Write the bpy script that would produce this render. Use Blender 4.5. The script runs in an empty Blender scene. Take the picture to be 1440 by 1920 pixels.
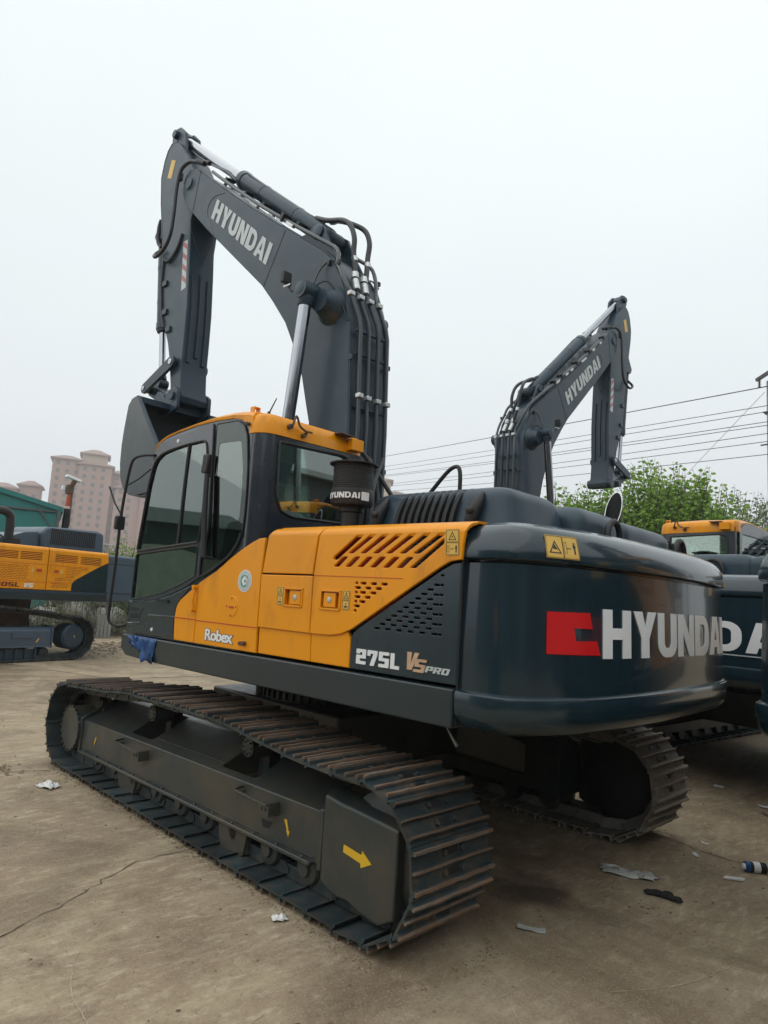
import bpy, bmesh, math, random
from mathutils import Matrix, Vector
R=math.radians; PI=math.pi
random.seed(7)
sc=bpy.context.scene; COL=sc.collection
# ---------------------------------------------------------------- camera
def look(yaw,pitch,roll):
    f=Vector((math.cos(yaw)*math.cos(pitch),math.sin(yaw)*math.cos(pitch),math.sin(pitch)))
    r0=Vector((math.sin(yaw),-math.cos(yaw),0)); u0=r0.cross(f)
    r=r0*math.cos(roll)+u0*math.sin(roll); u=r.cross(f)
    return Matrix(((r.x,u.x,-f.x),(r.y,u.y,-f.y),(r.z,u.z,-f.z))).to_4x4()
cd=bpy.data.cameras.new('camera'); cam=bpy.data.objects.new('camera',cd); COL.objects.link(cam)
cam.matrix_world=Matrix.Translation((-4.567,4.077,1.725))@look(R(-44.49),R(7.18),R(3.58))
cd.sensor_fit='VERTICAL'; cd.sensor_height=36; cd.lens=1271.2/1920*36; cd.clip_end=3000; cd.clip_start=.05
sc.camera=cam
# ---------------------------------------------------------------- overcast daylight
w=bpy.data.worlds.new('World'); sc.world=w; w.use_nodes=True
nt=w.node_tree; nt.nodes.clear()
def N(nt,t,**k):
    n=nt.nodes.new(t)
    for a,b in k.items(): setattr(n,a,b)
    return n
SUN_EL,SUN_AZ=R(55),R(75)
sky=N(nt,'ShaderNodeTexSky',sky_type='NISHITA',sun_disc=False,sun_elevation=SUN_EL,sun_rotation=R(90)-SUN_AZ)
hs=N(nt,'ShaderNodeHueSaturation'); hs.inputs['Saturation'].default_value=.25
bg1=N(nt,'ShaderNodeBackground'); bg1.inputs[1].default_value=.06
geo=N(nt,'ShaderNodeTexCoord'); sep=N(nt,'ShaderNodeSeparateXYZ'); ramp=N(nt,'ShaderNodeValToRGB')
e=ramp.color_ramp.elements
e[0].position=0; e[0].color=(.72,.775,.81,1); e[1].position=.75; e[1].color=(.94,1.0,1.005,1)
m=e.new(.18); m.color=(.78,.825,.85,1); m=e.new(.42); m.color=(.83,.90,.915,1)
nz=N(nt,'ShaderNodeTexNoise'); nz.inputs['Scale'].default_value=1.6; nz.inputs['Detail'].default_value=3
mp=N(nt,'ShaderNodeMapRange'); mp.inputs['From Min'].default_value=.3; mp.inputs['From Max'].default_value=.7; mp.inputs['To Min'].default_value=.965; mp.inputs['To Max'].default_value=1.035
vm=N(nt,'ShaderNodeVectorMath',operation='SCALE')
bg2=N(nt,'ShaderNodeBackground'); bg2.inputs[1].default_value=1.0
ms=N(nt,'ShaderNodeMixShader'); ms.inputs[0].default_value=.9; wo=N(nt,'ShaderNodeOutputWorld')
L=nt.links.new
L(sky.outputs[0],hs.inputs['Color']); L(hs.outputs[0],bg1.inputs[0]); L(geo.outputs['Generated'],sep.inputs[0]); L(sep.outputs[2],ramp.inputs[0])
L(geo.outputs['Generated'],nz.inputs['Vector']); L(nz.outputs[0],mp.inputs[0]); L(ramp.outputs[0],vm.inputs[0]); L(mp.outputs[0],vm.inputs['Scale']); L(vm.outputs[0],bg2.inputs[0])
L(bg1.outputs[0],ms.inputs[1]); L(bg2.outputs[0],ms.inputs[2]); L(ms.outputs[0],wo.inputs[0])
sd=bpy.data.lights.new('sun','SUN'); sd.energy=1.1; sd.angle=R(110); sd.color=(1,.97,.92)
so=bpy.data.objects.new('sun',sd); COL.objects.link(so)
so.rotation_euler=Vector((-math.cos(SUN_AZ)*math.cos(SUN_EL),-math.sin(SUN_AZ)*math.cos(SUN_EL),-math.sin(SUN_EL))).to_track_quat('-Z','Y').to_euler()
sc.view_settings.view_transform='Standard'; sc.view_settings.look='None'; sc.view_settings.exposure=.22; sc.view_settings.gamma=1
sc.render.engine='CYCLES'; sc.cycles.max_bounces=7; sc.cycles.transparent_max_bounces=12

# ---------------------------------------------------------------- materials
def mat(name,col,rough=.5,metal=0,var=.12,vscale=3,bump=0,bscale=40,coat=0,dirt=None,dirt_amt=0,dscale=1.5,stretch=None,spec=.5,rvar=.1):
    m=bpy.data.materials.new(name); m.use_nodes=True; nt=m.node_tree; b=nt.nodes['Principled BSDF']
    b.inputs['Roughness'].default_value=rough; b.inputs['Metallic'].default_value=metal
    b.inputs['Coat Weight'].default_value=coat; b.inputs['Coat Roughness'].default_value=.06
    b.inputs['Specular IOR Level'].default_value=spec
    L=nt.links.new; tc=N(nt,'ShaderNodeTexCoord'); src=tc.outputs['Object']
    if stretch:
        mpn=N(nt,'ShaderNodeMapping'); mpn.inputs['Scale'].default_value=stretch; L(src,mpn.inputs[0]); src=mpn.outputs[0]
    n1=N(nt,'ShaderNodeTexNoise'); n1.inputs['Scale'].default_value=vscale; n1.inputs['Detail'].default_value=6; L(src,n1.inputs['Vector'])
    mr=N(nt,'ShaderNodeMapRange'); mr.inputs['From Min'].default_value=.25; mr.inputs['From Max'].default_value=.75
    mr.inputs['To Min'].default_value=1-var; mr.inputs['To Max'].default_value=1+var; L(n1.outputs[0],mr.inputs[0])
    sc_=N(nt,'ShaderNodeVectorMath',operation='SCALE'); sc_.inputs[0].default_value=col[:3]; L(mr.outputs[0],sc_.inputs['Scale']); out=sc_.outputs[0]
    if dirt:
        n2=N(nt,'ShaderNodeTexNoise'); n2.inputs['Scale'].default_value=dscale; n2.inputs['Detail'].default_value=8; n2.inputs['Roughness'].default_value=.65; L(src,n2.inputs['Vector'])
        r2=N(nt,'ShaderNodeMapRange'); r2.inputs['From Min'].default_value=.62-dirt_amt*.5; r2.inputs['From Max'].default_value=.78-dirt_amt*.35; L(n2.outputs[0],r2.inputs[0])
        mx=N(nt,'ShaderNodeMix',data_type='RGBA'); L(r2.outputs[0],mx.inputs[0]); L(out,mx.inputs[6]); mx.inputs[7].default_value=(*dirt,1); out=mx.outputs[2]
    L(out,b.inputs['Base Color'])
    rr=N(nt,'ShaderNodeMapRange'); rr.inputs['To Min'].default_value=max(.02,rough-rvar); rr.inputs['To Max'].default_value=rough+rvar
    n3=N(nt,'ShaderNodeTexNoise'); n3.inputs['Scale'].default_value=vscale*2.3; L(src,n3.inputs['Vector']); L(n3.outputs[0],rr.inputs[0]); L(rr.outputs[0],b.inputs['Roughness'])
    if bump:
        n4=N(nt,'ShaderNodeTexNoise'); n4.inputs['Scale'].default_value=bscale; n4.inputs['Detail'].default_value=5; L(tc.outputs['Object'],n4.inputs['Vector'])
        bp=N(nt,'ShaderNodeBump'); bp.inputs['Strength'].default_value=bump; bp.inputs['Distance'].default_value=.01; L(n4.outputs[0],bp.inputs['Height']); L(bp.outputs[0],b.inputs['Normal'])
    return m
def objrand(m,lo,hi):
    nt=m.node_tree; b=nt.nodes['Principled BSDF']; src=b.inputs['Base Color'].links[0].from_socket; oi=N(nt,'ShaderNodeObjectInfo'); r=N(nt,'ShaderNodeMapRange'); r.inputs['To Min'].default_value=lo; r.inputs['To Max'].default_value=hi
    v=N(nt,'ShaderNodeVectorMath',operation='SCALE'); nt.links.new(oi.outputs['Random'],r.inputs[0]); nt.links.new(src,v.inputs[0]); nt.links.new(r.outputs[0],v.inputs['Scale']); nt.links.new(v.outputs[0],b.inputs['Base Color'])
def glassmat(name,tint,gl=.12,rough=.02):
    m=bpy.data.materials.new(name); m.use_nodes=True; nt=m.node_tree; nt.nodes.clear(); L=nt.links.new
    o=N(nt,'ShaderNodeOutputMaterial'); t=N(nt,'ShaderNodeBsdfTransparent'); t.inputs[0].default_value=(*tint,1)
    g=N(nt,'ShaderNodeBsdfGlossy'); g.inputs['Roughness'].default_value=rough; g.inputs[0].default_value=(.85,.95,.9,1)
    f=N(nt,'ShaderNodeFresnel'); f.inputs[0].default_value=1.5; a=N(nt,'ShaderNodeMath',operation='ADD'); a.inputs[1].default_value=gl
    x=N(nt,'ShaderNodeMixShader'); L(f.outputs[0],a.inputs[0]); L(a.outputs[0],x.inputs[0]); L(t.outputs[0],x.inputs[1]); L(g.outputs[0],x.inputs[2]); L(x.outputs[0],o.inputs[0])
    return m
M={}
M['slate']=mat('slate_paint',(.022,.045,.066),.42,coat=.10,spec=.35,var=.10,vscale=2,dirt=(.046,.062,.072),dirt_amt=.10,dscale=2.2)
M['cw']=mat('counterweight_paint',(.009,.026,.037),.22,coat=.55,spec=.4,var=.16,vscale=3,stretch=(3,3,.22),rvar=.05)
M['sill']=mat('sill_paint',(.014,.025,.030),.35,coat=.25,var=.15,vscale=3,dirt=(.035,.036,.032),dirt_amt=.15)
M['cab']=mat('cab_paint',(.017,.024,.034),.25,coat=.6,var=.06)
M['orange']=mat('orange_paint',(.84,.315,.0),.34,coat=.2,spec=.3,var=.05,vscale=1.6,dirt=(.62,.235,.012),dirt_amt=.18,dscale=3,stretch=(1.5,1.5,.5))
M['orange_dk']=mat('orange_bounce_and_marks',(.50,.045,.010),.6,var=.1)  # red of bounced orange light behind slots; also line and latch marks
M['under']=mat('track_frame_paint',(.029,.038,.039),.42,coat=.12,var=.22,vscale=3,dirt=(.070,.062,.044),dirt_amt=.42,dscale=1.6,bump=.05)
M['black']=mat('black_rubber',(.012,.012,.013),.5,var=.2)
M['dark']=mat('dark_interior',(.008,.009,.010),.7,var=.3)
M['hose']=mat('hose_rubber',(.02,.022,.025),.42,var=.2)
M['pipe']=mat('painted_pipe',(.024,.036,.046),.35,coat=.3,var=.1)
M['chrome']=mat('chrome_rod',(.38,.40,.43),.16,metal=1,var=.05,vscale=6,rvar=.06)
M['steel']=mat('bare_steel_clamp',(.55,.57,.57),.35,metal=.6,var=.2,vscale=30)
M['shoe']=mat('track_shoe_steel',(.022,.034,.038),.45,var=.35,vscale=9,dirt=(.070,.052,.036),dirt_amt=.32,dscale=7,bump=.12,bscale=60)
M['rust']=mat('worn_grouser_edge',(.125,.098,.078),.55,metal=.2,var=.4,vscale=12,dirt=(.14,.078,.045),dirt_amt=.4,dscale=9,bump=.2,bscale=70)
objrand(M['shoe'],.7,1.5); objrand(M['rust'],.5,1.6)
M['white']=mat('white_decal',(.78,.80,.82),.4,var=.05)
M['grey']=mat('grey_decal',(.50,.545,.55),.4,var=.06)
M['red']=mat('red_decal',(.62,.008,.010),.35,var=.05)
M['pink']=mat('faded_red_decal',(.42,.12,.13),.4,var=.1)
M['yellow']=mat('yellow_decal',(.70,.44,.09),.45,var=.05)
M['arrowy']=mat('arrow_yellow',(.72,.44,.02),.45,var=.05)
M['ink']=mat('decal_ink',(.02,.018,.015),.5)
M['green']=mat('green_decal',(.05,.30,.20),.5)
M['bronze']=mat('bronze_decal',(.62,.42,.28),.35,metal=.3,var=.25,vscale=14)
M['blue']=mat('blue_plastic_film',(.015,.075,.24),.35,var=.3,vscale=9,bump=.6,bscale=14)
M['seat']=mat('seat_fabric',(.40,.43,.38),.8,var=.2,bump=.2,bscale=120)
M['beige']=mat('beige_trim',(.42,.38,.24),.7,var=.1)
M['net']=mat('intake_mesh',(.012,.012,.014),.45,var=.3,vscale=30,bump=.8,bscale=160)
M['glass']=glassmat('tinted_glass',(.70,.84,.77),.19)
M['glassd']=glassmat('dark_border_glass',(.05,.06,.06),.05)
M['teal']=mat('teal_tarpaulin',(.015,.165,.155),.6,var=.1,vscale=1)
M['navyblue']=mat('slate_blue_paint',(.055,.085,.125),.4,coat=.2,var=.08)
M['wood']=mat('tree_bark',(.07,.055,.04),.9,var=.3,bump=.5,bscale=30)
M['conc']=mat('pole_concrete',(.30,.31,.30),.9,var=.12,vscale=2)
M['insul']=mat('insulator_glaze',(.05,.05,.05),.4)
M['paper']=mat('crumpled_paper',(.72,.72,.70),.8,var=.12,vscale=20)
M['film']=mat('dirty_plastic_sheet',(.42,.43,.40),.4,var=.25,vscale=14)
M['rag']=mat('black_glove_rag',(.015,.015,.015),.85,var=.3,bump=.4)
M['fence']=mat('fence_steel',(.085,.085,.085),.6,var=.2)
M['fpanel']=mat('grey_sheet_panel',(.22,.23,.22),.6,var=.15,vscale=4)
M['rubble']=mat('pale_sacks',(.34,.32,.29),.9,var=.3,vscale=5,bump=.5,bscale=12)
M['soil']=mat('dry_soil',(.175,.130,.082),.95,var=.35,vscale=9)
M['or2']=mat('signal_orange',(.50,.08,.03),.6)
M['brown']=mat('rusty_metal',(.10,.055,.035),.7,var=.3,vscale=8)
def leafmat(name,c1,c2,c3):
    m=bpy.data.materials.new(name); m.use_nodes=True; nt=m.node_tree; b=nt.nodes['Principled BSDF']; L=nt.links.new
    g=N(nt,'ShaderNodeNewGeometry'); r=N(nt,'ShaderNodeValToRGB'); e=r.color_ramp.elements
    e[0].color=(*c1,1); e[1].color=(*c3,1); q=e.new(.5); q.color=(*c2,1); L(g.outputs['Random Per Island'],r.inputs[0]); L(r.outputs[0],b.inputs['Base Color'])
    b.inputs['Roughness'].default_value=.55
    t=N(nt,'ShaderNodeBsdfTranslucent'); L(r.outputs[0],t.inputs[0]); x=N(nt,'ShaderNodeMixShader'); x.inputs[0].default_value=.45
    L(b.outputs[0],x.inputs[1]); L(t.outputs[0],x.inputs[2]); L(x.outputs[0],nt.nodes['Material Output'].inputs[0]); return m
M['leaf']=leafmat('leaf_green',(.10,.19,.03),(.20,.36,.055),(.34,.48,.10))
M['leaf2']=leafmat('leaf_grey_green',(.10,.13,.07),(.15,.19,.10),(.22,.26,.15))
M['leaf3']=leafmat('leaf_yellow_green',(.13,.18,.04),(.20,.26,.06),(.30,.33,.09))

# ---------------------------------------------------------------- mesh helpers
class MB:
    def __init__(s): s.bm=bmesh.new(); s.mi=0
    def face(s,vs):
        try:
            f=s.bm.faces.new(vs); f.material_index=s.mi; return f
        except ValueError: return None
    def v(s,p): return s.bm.verts.new(p)
    def box(s,c,d,rot=None):
        m=Matrix.Translation(c)@(rot.to_4x4() if rot else Matrix())@Matrix.Diagonal((d[0],d[1],d[2],1))
        vs=[s.v(m@Vector((x,y,z))) for x in(-.5,.5) for y in(-.5,.5) for z in(-.5,.5)]
        for q in((0,1,3,2),(4,6,7,5),(0,4,5,1),(2,3,7,6),(0,2,6,4),(1,5,7,3)): s.face([vs[i] for i in q])
        return s
    def bb(s,x0,x1,y0,y1,z0,z1): return s.box(((x0+x1)/2,(y0+y1)/2,(z0+z1)/2),(abs(x1-x0),abs(y1-y0),abs(z1-z0)))
    def rings(s,rs,closed=True,caps=True,loop=False):
        V=[[s.v(p) for p in r] for r in rs]; n=len(V[0]); k=len(V)
        for i in range(k if loop else k-1):
            a,b=V[i],V[(i+1)%k]
            for j in range(n if closed else n-1): s.face((a[j],a[(j+1)%n],b[(j+1)%n],b[j]))
        if caps and closed and not loop: s.face(V[0][::-1]); s.face(V[-1])
        return s
    def tube(s,pts,r,n=10,caps=True,smooth=0,loop=False):
        pts=[Vector(p) for p in pts]
        if smooth: pts=catmull(pts,smooth)
        k=len(pts); rs=[]; up=None
        for i,p in enumerate(pts):
            t=(pts[min(i+1,k-1)]-pts[max(i-1,0)]).normalized()
            if up is None:
                up=Vector((0,0,1)) if abs(t.z)<.9 else Vector((1,0,0))
            a=(up-t*up.dot(t)).normalized(); up=a; b=t.cross(a)
            rr=r if not isinstance(r,(list,tuple)) else (lambda q:r[min(int(q),len(r)-2)]+(r[min(int(q),len(r)-2)+1]-r[min(int(q),len(r)-2)])*(q-min(int(q),len(r)-2)))(i/(k-1)*(len(r)-1))
            rs.append([p+a*math.cos(2*PI*j/n)*rr+b*math.sin(2*PI*j/n)*rr for j in range(n)])
        return s.rings(rs,caps=caps)
    def cyl(s,a,b,r0,r1=None,n=24): return s.tube([a,b],[r0,r0 if r1 is None else r1],n)
    def lathe(s,o,ax,prof,n=28):
        o=Vector(o); ax=Vector(ax).normalized(); u=Vector((0,0,1)) if abs(ax.z)<.9 else Vector((1,0,0)); a=(u-ax*u.dot(ax)).normalized(); b=ax.cross(a)
        return s.rings([[o+ax*h+a*math.cos(2*PI*j/n)*r+b*math.sin(2*PI*j/n)*r for j in range(n)] for h,r in prof])
    def prism(s,poly,y0,y1,ax='y'):
        f={'y':lambda p,t:(p[0],t,p[1]),'x':lambda p,t:(t,p[0],p[1]),'z':lambda p,t:(p[0],p[1],t)}[ax]
        return s.rings([[f(p,y0) for p in poly],[f(p,y1) for p in poly]])
    def sphere(s,c,r,n=16,sc_=(1,1,1)):
        c=Vector(c); rs=[]
        for i in range(1,n//2):
            t=PI*i/(n//2); rs.append([c+Vector((math.sin(t)*math.cos(2*PI*j/n)*r*sc_[0],math.sin(t)*math.sin(2*PI*j/n)*r*sc_[1],math.cos(t)*r*sc_[2])) for j in range(n)])
        return s.rings(rs)
    def mesh(s,name,mats,sharp=38,jit=0):
        bmesh.ops.recalc_face_normals(s.bm,faces=s.bm.faces[:])
        me=bpy.data.meshes.new(name); s.bm.to_mesh(me); s.bm.free()
        for m in (mats if isinstance(mats,(list,tuple)) else [mats]): me.materials.append(M[m] if isinstance(m,str) else m)
        me.polygons.foreach_set('use_smooth',[True]*len(me.polygons)); me.set_sharp_from_angle(angle=R(sharp)); me.update()
        return me
def catmull(P,k):
    o=[]
    for i in range(len(P)-1):
        p0=P[max(i-1,0)];p1=P[i];p2=P[i+1];p3=P[min(i+2,len(P)-1)]
        for j in range(k):
            t=j/k; o.append(.5*((2*p1)+(p2-p0)*t+(2*p0-5*p1+4*p2-p3)*t*t+(3*p1-p0-3*p2+p3)*t**3))
    o.append(P[-1]); return o
def link(name,me,parent=None,bevel=0,seg=2,mtx=None):
    o=bpy.data.objects.new(name,me); COL.objects.link(o)
    if parent: o.parent=parent
    if mtx is not None: o.matrix_local=mtx
    if bevel:
        b=o.modifiers.new('bevel','BEVEL'); b.width=bevel; b.segments=seg; b.limit_method='ANGLE'; b.angle_limit=R(32); b.use_clamp_overlap=True
    return o
def tag(o,label=None,cat=None,group=None,kind=None):
    if label: o['label']=label
    if cat: o['category']=cat
    if group: o['group']=group
    if kind: o['kind']=kind
    return o
def empty(name,loc=(0,0,0),rz=0,**k):
    o=bpy.data.objects.new(name,None); COL.objects.link(o); o.empty_display_size=.2; o.location=loc; o.rotation_euler=(0,0,rz); return tag(o,**k)
def rnd(poly,r,k=4,skip=()):
    """round the corners of a polygon"""
    o=[];n=len(poly)
    for i,p in enumerate(poly):
        p=Vector(p);a=Vector(poly[i-1]);b=Vector(poly[(i+1)%n])
        if i in skip: o.append(tuple(p)); continue
        d1=(a-p);d2=(b-p); rr=min(r,d1.length*.45,d2.length*.45)
        A=p+d1.normalized()*rr;B=p+d2.normalized()*rr
        for j in range(k+1):
            t=j/k; q=A*(1-t)**2+p*2*t*(1-t)+B*t*t; o.append((q.x,q.y))
    return o
def curve_mesh(shapes,thick,bevel=0,res=1):
    """filled flat shapes (with holes) extruded; local XY plane, thickness -thick/2..thick/2"""
    cu=bpy.data.curves.new('t','CURVE'); cu.dimensions='2D'; cu.fill_mode='BOTH'; cu.extrude=max(thick/2-bevel,0); cu.bevel_depth=bevel; cu.bevel_resolution=1; cu.offset=-bevel
    for sh in shapes:
        sp=cu.splines.new('POLY'); sp.points.add(len(sh)-1); sp.use_cyclic_u=True
        for i,p in enumerate(sh): sp.points[i].co=(p[0],p[1],0,1)
    ob=bpy.data.objects.new('t',cu); COL.objects.link(ob); dg=bpy.context.evaluated_depsgraph_get(); dg.update()
    me=bpy.data.meshes.new_from_object(ob.evaluated_get(dg)); bpy.data.objects.remove(ob); bpy.data.curves.remove(cu); return me
def text_mesh(body,size,off=0,extrude=.002,shear=0,space=1):
    cu=bpy.data.curves.new('t','FONT'); cu.body=body; cu.size=size; cu.offset=off; cu.extrude=extrude; cu.shear=shear; cu.space_character=space; cu.resolution_u=3
    ob=bpy.data.objects.new('t',cu); COL.objects.link(ob); dg=bpy.context.evaluated_depsgraph_get(); dg.update()
    me=bpy.data.meshes.new_from_object(ob.evaluated_get(dg)); bpy.data.objects.remove(ob); bpy.data.curves.remove(cu); return me
def setmat(me,mats,sharp=30):
    me.materials.clear()
    for m in (mats if isinstance(mats,(list,tuple)) else [mats]): me.materials.append(M[m] if isinstance(m,str) else m)
    me.polygons.foreach_set('use_smooth',[True]*len(me.polygons)); me.set_sharp_from_angle(angle=R(sharp)); return me
# matrices taking the flat XY shape into place: u,v,w(outwards)
def mtx(o,u,v):
    u=Vector(u);v=Vector(v); w=u.cross(v).normalized(); return Matrix(((u.x,v.x,w.x,o[0]),(u.y,v.y,w.y,o[1]),(u.z,v.z,w.z,o[2]),(0,0,0,1)))
def bake(me,m): me.transform(m); return me
def plate(name,outer,holes,yface,thick,mt,parent,bevel=.006,mx=None,side=1):
    """plate in the x-z plane whose outer face (towards +y) lies at yface"""
    sh=[[(-p[0],p[1]) for p in s] for s in [outer]+list(holes)]
    me=curve_mesh(sh,thick,bevel); bake(me,mtx((0,yface-thick/2,0),(-1,0,0),(0,0,1)))
    return link(name,setmat(me,mt),parent,mtx=mx)
def glyph(c,w=.95,t=.28):
    arc=lambda cx,cy,rx,ry,a0,a1,k=8:[(cx+rx*math.cos(R(a0+(a1-a0)*i/k)),cy+ry*math.sin(R(a0+(a1-a0)*i/k))) for i in range(k+1)]
    if c=='H': return w,[[(0,0),(t,0),(t,.39),(w-t,.39),(w-t,0),(w,0),(w,1),(w-t,1),(w-t,.62),(t,.62),(t,1),(0,1)]]
    if c=='Y': h=t*.54; return w,[[(w/2-h,0),(w/2+h,0),(w/2+h,.42),(w,1),(w-t*1.15,1),(w/2,.64),(t*1.15,1),(0,1),(w/2-h,.42)]]
    if c=='U': return w,[[(0,1),(0,.34)]+arc(.36,.34,.36,.34,180,270,5)+arc(w-.36,.34,.36,.34,270,360,5)+[(w,1),(w-t,1),(w-t,.36)]+arc(w-t-.12,.34,.12,.13,0,-90,4)+arc(t+.12,.34,.12,.13,270,180,4)+[(t,1)]]
    if c=='N': return w,[[(0,0),(t*.92,0),(t*.92,.56),(w-t*1.05,0),(w,0),(w,1),(w-t*.92,1),(w-t*.92,.44),(t*1.05,1),(0,1)]]
    if c=='D': return w,[[(0,0),(w-.42,0)]+arc(w-.42,.42,.42,.42,-90,0,6)+arc(w-.42,.58,.42,.42,0,90,6)+[(0,1)],[(t,.22),(w-.46,.22)]+arc(w-.46,.36,.18,.14,-90,0,4)+arc(w-.46,.64,.18,.14,0,90,4)+[(t,.78)]]
    if c=='A': return w,[[(0,0),(.29,0),(.345,.19),(w-.345,.19),(w-.29,0),(w,0),(w/2+.19,1),(w/2-.19,1)],[(w/2-.10,.38),(w/2+.10,.38),(w/2,.76)]]
    if c=='I': return t,[[(0,0),(t,0),(t,1),(0,1)]]
    if c=='L': return w*.85,[[(0,0),(w*.85,0),(w*.85,.22),(t,.22),(t,1),(0,1)]]
    if c=='2': return w,[rnd([(0,0),(w,0),(w,.21),(t,.21),(t,.39),(w,.39),(w,1),(0,1),(0,.68),(t,.68),(t,.79),(w-t,.79),(w-t,.60),(0,.60)],.06,2)]
    if c in '5S': return w,[rnd([(0,0),(w,0),(w,.60),(t,.60),(t,.79),(w,.79),(w,1),(0,1),(0,.40),(w-t,.40),(w-t,.21),(0,.21)],.06,2)]
    if c=='7': return w,[rnd([(.22,0),(.22+t*1.1,0),(w,.74),(w,1),(0,1),(0,.62),(t*.8,.62),(t*.8,.78),(w-t*1.05,.78)],.04,2)]
    if c in '0O': return w,[rnd([(0,0),(w,0),(w,1),(0,1)],.16,3),[(t,.22),(w-t,.22),(w-t,.78),(t,.78)]]
    if c=='6': return w,[rnd([(0,0),(w,0),(w,.62),(t,.62),(t,.79),(w,.79),(w,1),(0,1)],.08,2),[(t,.2),(w-t,.2),(w-t,.42),(t,.42)]]
    if c=='V': return w,[[(w/2-.17,0),(w/2+.17,0),(w,1),(w-t*1.1,1),(w/2,.36),(t*1.1,1),(0,1)]]
    if c=='P': return w,[rnd([(0,0),(t,0),(t,.33),(w,.33),(w,1),(0,1)],.08,2),[(t,.54),(w-t,.54),(w-t,.8),(t,.8)]]
    if c=='R': return w,[[(0,0),(t,0),(t,.34),(w-.44,.34),(w-.30,0),(w,0),(w-.14,.4),(w,.5),(w,.92),(w-.08,1),(0,1)],[(t,.54),(w-t,.54),(w-t,.8),(t,.8)]]
def word(s,w=.95,t=.28,gap=.09,slant=0):
    x=0;o=[]
    for c in s:
        if c==' ': x+=w*.5; continue
        ww,g=glyph(c,w,t)
        for l in g: o.append([(x+p[0]+slant*p[1],p[1]) for p in l])
        x+=ww+gap
    return o,x-gap
def lettering(s,o,u,v,mt,parent,mx=None,thick=.004,name='lettering',**k):
    sh,W=word(s,**k); me=curve_mesh([[(p[0],p[1]) for p in l] for l in sh],thick)
    for vt in me.vertices:
        c=vt.co.copy(); vt.co=Vector(o)+Vector(u)*c.x+Vector(v)*c.y+Vector(u).cross(Vector(v)).normalized()*(c.z+thick/2)
    return link(name,setmat(me,mt),parent,mtx=mx)

# ================================================================ THE CRAWLER EXCAVATOR
AY=R(3.045); UP=Matrix.Rotation(AY,4,'Z')
EX=empty('crawler_excavator',label='large excavator in front with orange side panels, dark counterweight and raised boom with bucket',cat='excavator',group='crawler excavators parked in the yard')

# ---- undercarriage -------------------------------------------------------------
def track_path():
    P=[(-2.0,.045)]+[(-2.0+i*.2,.045) for i in range(1,21)]
    arc=lambda cx,cz,r,a0,a1,k:[(cx+r*math.cos(R(a0+(a1-a0)*i/k)),cz+r*math.sin(R(a0+(a1-a0)*i/k))) for i in range(k+1)]
    P+=arc(2.03,.395,.35,-90,95,14)
    P+=[(1.55,.775),(1.13,.80),(.80,.845),(.3,.852),(-.1,.86),(-.6,.862),(-.93,.835),(-1.37,.79),(-1.7,.785)]
    P+=arc(-2.0,.42,.365,95,270,14)
    return P
def resample(P,n):
    P=P+[P[0]]; d=[0]
    for a,b in zip(P,P[1:]): d.append(d[-1]+math.dist(a,b))
    T=d[-1]; o=[]; j=0
    for i in range(n):
        s=T*(i+.15)/n
        while d[j+1]<s: j+=1
        t=(s-d[j])/(d[j+1]-d[j]); o.append((P[j][0]+(P[j+1][0]-P[j][0])*t,P[j][1]+(P[j+1][1]-P[j][1])*t))
    return o,T
def shoe_mesh(pitch,seed=0):
    b=MB(); h=pitch/2; rr=random.Random(seed)
    # plate with a turned-down leading lip that overlaps the next shoe
    pr=[(-h-.010,-.022),(-h-.004,-.006),(-h+.010,.004),(h-.020,.004),(h-.004,.010),(h+.006,.006),(h+.006,-.003),(h-.010,-.008),(-h+.012,-.008),(-h+.002,-.020)]
    b.rings([[(x,y,z) for x,z in pr] for y in(-.3,.3)])
    for x,hh,wd in ((-h+.022,.037,.014),(-.002,.027,.010),(h-.026,.037,.014)):
        n=12; low=[];top_=[]
        jit=[(rr.uniform(-.0035,.001),rr.uniform(-.002,.002)) for _ in range(n+1)]
        ys=[-.3+.6*k/n for k in range(n+1)]
        b.mi=0; b.rings([[(x-wd,y,.003),(x-wd*.62+q,y,hh*.62),(x+wd*.62+q,y,hh*.62),(x+wd,y,.003)] for y,(p,q) in zip(ys,jit)])
        b.mi=1; b.rings([[(x-wd*.66+q,y*1.003,hh*.60),(x-wd*.45+q,y*1.003,hh+p),(x+wd*.45+q,y*1.003,hh+p),(x+wd*.66+q,y*1.003,hh*.60)] for y,(p,q) in zip(ys,jit)])
    b.mi=0
    for x in (-h*.46,h*.38):
        for y in (-.066,.066): b.cyl((x,y,.003),(x,y,.019),.018,.015,n=6)
    for y in(-.10,.10): b.bb(-h-.012,h-.02,y-.018,y+.018,-.085,-.012)
    b.cyl((h-.02,-.125,-.052),(h-.02,.125,-.052),.026,n=8)
    b.mi=2
    for x in (-h*.46,h*.38): b.bb(x-.018,x+.018,-.040,.040,.0042,.0062)
    return b.mesh('track_shoe',['shoe','rust','black'],35)
PTS,TL=resample(track_path(),47)
SHOE=shoe_mesh(TL/47); SHOES=[shoe_mesh(TL/47,k) for k in range(5)]
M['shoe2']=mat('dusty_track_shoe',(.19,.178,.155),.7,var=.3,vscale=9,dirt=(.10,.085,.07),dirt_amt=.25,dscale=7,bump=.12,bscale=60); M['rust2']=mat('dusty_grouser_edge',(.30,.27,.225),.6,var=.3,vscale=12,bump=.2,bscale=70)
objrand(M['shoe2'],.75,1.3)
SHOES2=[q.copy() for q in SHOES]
for q in SHOES2: q.materials[0]=M['shoe2']; q.materials[1]=M['rust2']
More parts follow.
